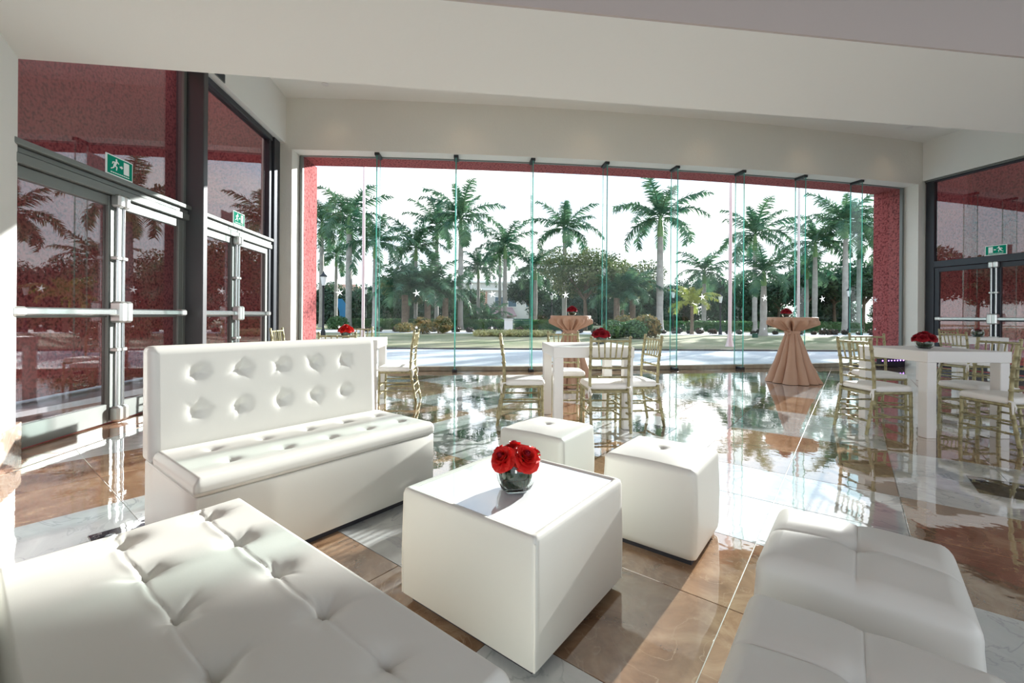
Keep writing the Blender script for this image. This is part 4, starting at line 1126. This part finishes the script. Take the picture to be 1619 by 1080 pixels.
make_tree('olive-green leafy tree left of the tallest royal palm', px_x(985, 37), 37, 'olive', 0, .92, 2.4)
make_tree('leafy tree standing behind the feathery date palms', px_x(645, 37), 37, 'olive', 0, .80, 4.4)
make_tree('dark leafy tree to the right of the pale house', px_x(838, 44), 44, 'dark', 0, .82, 1.0)
make_tree('dark leafy tree to the left of the pale house', px_x(738, 46), 46, 'dark', 1, .62, 2.0)
for k, (px, Y, s_, v) in enumerate([(525, 52, .72, 0), (572, 50, .62, 1), (612, 54, .78, 2), (690, 56, .85, 0), (880, 52, .95, 1), (950, 54, .98, 2), (1020, 50, .80, 0), (1080, 53, .85, 1), (1130, 50, .82, 2), (1180, 54, .98, 0), (1230, 50, .92, 1), (1275, 46, .95, 2), (1320, 48, 1.05, 0), (1365, 45, 1.1, 1), (1415, 47, 1.1, 2), (1490, 46, 1.1, 0), (1580, 46, 1.1, 1), (460, 50, .9, 2), (380, 48, .95, 0), (290, 46, 1.0, 1)]):
    make_tree('dark green tree of the dense belt behind the palms', px_x(px, Y), Y, 'dark', v, s_, k * 1.7)

THM = []
for sd_ in (31, 32):
    rn = random.Random(sd_)
    THM.append(leaf_cloud(MB(), [(rn.uniform(-1.8, 1.8), rn.uniform(-.6, .6), rn.uniform(.8, 2.4), 1.5, 1.2, 1.2) for _ in range(8)] + [(0, 0, 1.0, 2.6, 1.2, 1.2)], 4200, .17, rn, .3).mesh('foliage', 'tree_leaf'))
THS = MB()
for k in range(7): THS.tube([(k * .5 - 1.5, 0, 0), (k * .6 - 1.8, .1, 1.6)], [.06, .03], 5)
THS = THS.mesh('stems', 'trunk_brown')
for k in range(34):
    x_ = -34 + k * 2.75; Y = 49 + (k * 37 % 7)
    if 742 < 809.5 + x_ / Y * F_ < 838: continue
    t = thing('thicket_shrub', 'dense dark shrub of the thicket under the far trees', 'shrub', (x_, Y, .03), (k * 1.1) % .6, 'thicket under the far trees')
    s_ = 1.0 + .35 * ((k * 13 % 10) / 10); t.scale = (s_, s_, s_ * 1.1)
    link('stem', THS, t); tag(link('foliage', THM[k % 2], t), kind='stuff')
for k, (x_, Y) in enumerate([(-24, 21), (-30, 17), (-37, 22), (-44, 18), (-31, 26), (-20, 26), (-50, 24)]):
    make_tree('dark tree of the side garden left of the building', x_, Y, 'dark', k % 3, 1.0, k * 1.3)
def hedge_mesh(L_, w_, h_, count, size, m, seed):
    rnd = random.Random(seed); mb = MB()
    for _ in range(count):
        f = rnd.random()
        x = rnd.uniform(-L_ / 2, L_ / 2)
        if f < .55: p = Vector((x, -w_ / 2 + rnd.uniform(-.05, .05), rnd.uniform(.02, h_))); nn_ = Vector((0, -1, .3))
        elif f < .95: p = Vector((x, rnd.uniform(-w_ / 2, w_ / 2), h_ + rnd.uniform(-.06, .06))); nn_ = Vector((0, 0, 1))
        else: p = Vector((rnd.choice((-1, 1)) * L_ / 2, rnd.uniform(-w_ / 2, w_ / 2), rnd.uniform(0, h_))); nn_ = Vector((1, 0, 0))
        a = Vector((rnd.gauss(0, 1), rnd.gauss(0, 1), rnd.gauss(0, 1))).normalized(); b = a.cross(nn_).normalized(); s = size * rnd.uniform(.6, 1.3)
        mb.add([p - a * s, p - b * s * .5, p + a * s, p + b * s * .5], [(0, 1, 2, 3)])
    mb.box(-L_ / 2 + .08, L_ / 2 - .08, -w_ / 2 + .08, w_ / 2 - .08, 0, h_ - .06)
    return mb.mesh('clipped_leaves', m)
HED = hedge_mesh(6.0, .9, .72, 2600, .085, 'hedge_leaf', 5)
for k, (x, Y, lab) in enumerate([(-10.2, 33.6, 'clipped green hedge behind the left white table'), (-3.4, 33.8, 'clipped green hedge left of the white pedestal'), (3.2, 34.0, 'clipped green hedge behind the left cocktail table'),
                             (10.4, 34.2, 'clipped green hedge behind the croton bushes'), (16.8, 34.4, 'clipped green hedge behind the tall flagpole'), (24.4, 34.8, 'clipped green hedge right of the right cocktail table'), (31.5, 35, 'clipped green hedge at the far right')]):
    h_ = thing('clipped_hedge', lab, 'hedge', (x, Y, .03), .01, 'clipped hedges')
    tag(link('clipped_leaves', HED, h_), kind='stuff')
def bush_mesh(seed, r, h, count, size, m):
    rnd = random.Random(seed); mb = MB()
    leaf_cloud(mb, [(0, 0, h * .5, r, r, h * .5), (r * .5, 0, h * .45, r * .6, r * .6, h * .42), (-r * .5, .1, h * .4, r * .6, r * .6, h * .4)], count, size, rnd, .5)
    st = MB()
    for k in range(5): st.tube([(0, 0, 0), (r * .4 * math.cos(k * 1.3), r * .4 * math.sin(k * 1.3), h * .6)], .02, 5)
    return mb.mesh('foliage', m), st.mesh('stem', 'trunk_brown')
BU = {'croton': bush_mesh(1, .7, 1.25, 1500, .10, 'croton_leaf'), 'green': bush_mesh(2, .8, 1.1, 1500, .10, 'hedge_leaf'), 'dark': bush_mesh(3, .22, .30, 220, .07, 'dark_leaf'), 'flower': bush_mesh(4, .55, .40, 500, .07, 'ground_flower'), 'olive': bush_mesh(6, .9, .9, 1200, .10, 'croton_leaf')}
def bush(label, cat, name, kind, x, y, s, rz, group):
    t = thing(name, label, cat, (x, y, .035), rz, group); t.scale = (s, s, s)
    fo, st = BU[kind]; link('stem', st, t); tag(link('foliage', fo, t), kind='stuff')
for k, (px, Y, kd, s_, lab) in enumerate([(972, 21.5, 'green', .82, 'low green bush at the left of the croton bed'), (985, 23, 'croton', .95, 'orange-tipped croton bush in the middle of the bed'), (1003, 21.5, 'green', .85, 'low green bush in the middle of the croton bed'), (1022, 22, 'croton', .98, 'yellow croton bush at the right end of the bed'),
                                      (668, 25, 'croton', .8, 'golden croton bush under the date palms'), (700, 26, 'croton', .85, 'golden croton bush at the foot of the second glass fin'), (640, 27, 'olive', .7, 'low golden bush under the left date palm'), (535, 31, 'green', .9, 'round clipped bush behind the roses at left'), (735, 38, 'green', 1.6, 'tall clipped bush left of the pale house'), (1255, 36, 'green', .7, 'low bush behind the right cocktail table')]):
    bush(lab, 'bush', 'garden_bush', kd, px_x(px, Y), Y, s_, k, 'garden bushes')
for k in range(12):
    bush('pale yellow flowering ground plant in front of the white pedestal', 'plant', 'flower_plant', 'flower', px_x(762 + k * 9.5, 22.5), 22.5 + (k % 3) * .35, .9, k, 'pale flowers in the bed before the pedestal')
rnd = random.Random(4)
for k in range(46):
    x_ = -9 + k * .78 + rnd.uniform(-.15, .15)
    bush('tiny dark seedling in the row on the gravel bed', 'plant', 'bedding_plant', 'dark', x_, 27.6 + rnd.uniform(-.2, .2) + .01 * x_, rnd.uniform(.8, 1.4), k, 'dark bedding plants in the gravel')

# ------------------------------------------------------------------ outside: poles, lamps, house, small things
def flagpole(label, x, y, r=.062):
    t = thing('flagpole', label, 'flagpole', (x, y, .03), 0, 'pale flagpoles on the lawn')
    obj('shaft', MB().lathe([(r, 0), (r, 3), (r * .8, 7), (r * .55, 11), (.0, 11.02)], 16), 'pole_paint', t, 50)
    obj('foot', MB().lathe([(r * 2.6, 0), (r * 2.3, .06), (r * 1.5, .25), (r * 1.1, .55), (r * 1.02, .6)], 16), 'pole_paint', t, 50)
    obj('finial', MB().lathe([(0, 11.0), (.07, 11.05), (.07, 11.12), (0, 11.17)], 12), 'pole_paint', t, 50)
flagpole('pale pink flagpole at left, in front of the palms', px_x(574, 16.2), 16.2, .055)
flagpole('pale pink flagpole with flared foot on the lawn', px_x(1154, 16.2), 16.2)
flagpole('pale flagpole seen beside the glass fin at right', px_x(1262, 17.5), 17.5, .05)
def lamp_post(label, x, y, h):
    t = thing('lamp_post', label, 'lamp post', (x, y, .03), 0, 'garden lamp posts')
    obj('post', MB().lathe([(.11, 0), (.10, .3), (.05, .4), (.04, h - .5), (.06, h - .45), (.03, h - .4)], 12), 'lamp_iron', t, 50)
    ln = obj('lantern', MB().lathe([(.07, h - .42), (.15, h - .02), (.0, h - .02)], 6), 'lamp_glass', t)
    obj('lantern_cap', MB().lathe([(.18, h - .02), (.16, h + .03), (.05, h + .14), (.02, h + .22), (0, h + .24)], 6), 'lamp_iron', ln)
for px, py, Y, lab in [(511, 438, 20, 'black lamp post with white lantern beside the pink surround'), (577 + 1, 458, 38, 'small lantern lamp behind the left flagpole'), (744, 450, 37, 'dark lamp post left of the pale house'), (872, 467, 40, 'lamp post beside the round olive tree'), (1064, 462, 30, 'lamp post with white lantern behind the glass fin'), (1139, 469, 27, 'lamp post with white lantern left of the tall flagpole'), (1342, 460, 30, 'lamp post with white lantern behind the last glass fin')]:
    lamp_post(lab, px_x(px, Y), Y, crown_z(px, py, Y))
hs = thing('garden_house', 'pale house with clay panel and dark porch roof beyond the palms', 'house', (px_x(790, 66), 66, 0), R(3))
obj('wall', MB().box(-6.5, 6.5, 0, 8, 0, 6.2), 'house_wall', hs)
obj('cornice', MB().cbox(-6.7, 6.7, -.25, 8.2, 4.9, 5.15, .03).cbox(-6.7, 6.7, -.2, 8.2, 6.0, 6.25, .03), 'house_trim', hs)
obj('clay_panel', MB().box(-3.1, -1.9, -.06, 0, 1.4, 4.7), 'house_clay', hs)
for x, z in ((-.7, 2.5), (1.3, 2.5), (4.0, 2.5), (-5.0, 2.5)):
    wd = obj('window', MB().cbox(x - .1, x + 1.3, -.08, 0, z - .1, z + 1.5, .02), 'house_trim', hs); obj('window_pane', MB().box(x, x + 1.2, -.10, -.08, z, z + 1.4), 'house_window', wd)
obj('porch_roof', MB().add([(-3.2, -3.0, 1.15), (2.4, -3.0, 1.15), (1.9, 0, 2.4), (-2.6, 0, 2.4), (-3.2, -3.0, 1.0), (2.4, -3.0, 1.0), (1.9, 0, 1.0), (-2.6, 0, 1.0)],
    [(0, 1, 2, 3), (7, 6, 5, 4), (4, 5, 1, 0), (5, 6, 2, 1), (6, 7, 3, 2), (7, 4, 0, 3)]), 'house_roof', hs)
for x in (-3.0, 2.2): obj('porch_post', MB().box(x - .12, x + .12, -2.9, -2.66, 0, 1.0), 'house_trim', hs)
h2 = thing('clay_house', 'low clay-roofed house glimpsed between the left palms', 'house', (px_x(528, 62), 62, 0), 0)
obj('wall', MB().box(-4, 4, 0, 6, 0, 3.4), 'house_wall', h2)
obj('roof', MB().add([(-4.5, -.6, 3.4), (4.5, -.6, 3.4), (4.5, 6.6, 3.4), (-4.5, 6.6, 3.4), (-2, 3, 5.6), (2, 3, 5.6)], [(0, 1, 5, 4), (1, 2, 5), (2, 3, 4, 5), (3, 0, 4), (3, 2, 1, 0)]), 'house_clay', h2)
obj('window', MB().cbox(-1.6, -.3, -.06, 0, .9, 2.6, .02), 'house_trim', h2); obj('window_pane', MB().box(-1.45, -.45, -.08, -.06, 1.05, 2.45), 'house_window', h2)
b1 = thing('blue_slide', 'bright blue curved panel between the left palm trunks', 'slide', (px_x(537, 45), 45, -.17), R(20))
obj('chute', MB().add([(-.5 + .5 * math.sin(k * .25), 0 + d, 2.9 - k * .3) for k in range(10) for d in (0, .12)] + [(.25 + .8 * math.sin(k * .25), 0 + d, 2.9 - k * .3) for k in range(10) for d in (0, .12)],
    [(2 * k, 20 + 2 * k, 20 + 2 * k + 2, 2 * k + 2) for k in range(9)] + [(2 * k + 1, 2 * k + 3, 20 + 2 * k + 3, 20 + 2 * k + 1) for k in range(9)] + [(2 * k, 2 * k + 2, 2 * k + 3, 2 * k + 1) for k in range(9)] + [(20 + 2 * k, 20 + 2 * k + 1, 20 + 2 * k + 3, 20 + 2 * k + 2) for k in range(9)]), 'blue_paint', b1)
pd = thing('pedestal', 'white stone pedestal standing in the garden bed', 'pedestal', (px_x(804, 26.5), 26.5, .045), .05)
obj('block', MB().cbox(-.25, .25, -.2, .2, .06, .82, .015), 'white_paint', pd); obj('cap', MB().cbox(-.28, .28, -.23, .23, .82, .88, .01), 'white_paint', pd); obj('foot', MB().cbox(-.28, .28, -.23, .23, 0, .06, .01), 'white_paint', pd)
bn = thing('garden_bench', 'dark green slatted bench right of the white pedestal', 'bench', (px_x(826, 31.5), 31.5, .03), .05)
for k in range(4): obj('slat', MB().cbox(-.75, .75, -.2 + k * .1, -.12 + k * .1, .42, .45, .005), 'bin_green', bn)
for k in range(3): obj('slat', MB().cbox(-.75, .75, .2, .23, .52 + k * .13, .61 + k * .13, .005), 'bin_green', bn)
for sx in (-.7, .66):
    obj('leg', MB().cbox(sx, sx + .05, -.2, -.15, 0, .42, .005), 'bin_green', bn); obj('leg', MB().cbox(sx, sx + .05, .23, .28, 0, .9, .005), 'bin_green', bn)
for px, Y, lab in ((754, 24.5, 'small green utility box on the lawn below the pale house'), (1194, 23.5, 'small green utility box by the flared young palm')):
    u = thing('utility_box', lab, 'box', (px_x(px, Y), Y, .03), .1); obj('case', MB().cbox(-.11, .11, -.1, .1, 0, .2, .01), 'bin_green', u); obj('lid', MB().cbox(-.125, .125, -.115, .115, .2, .225, .006), 'bin_green', u)
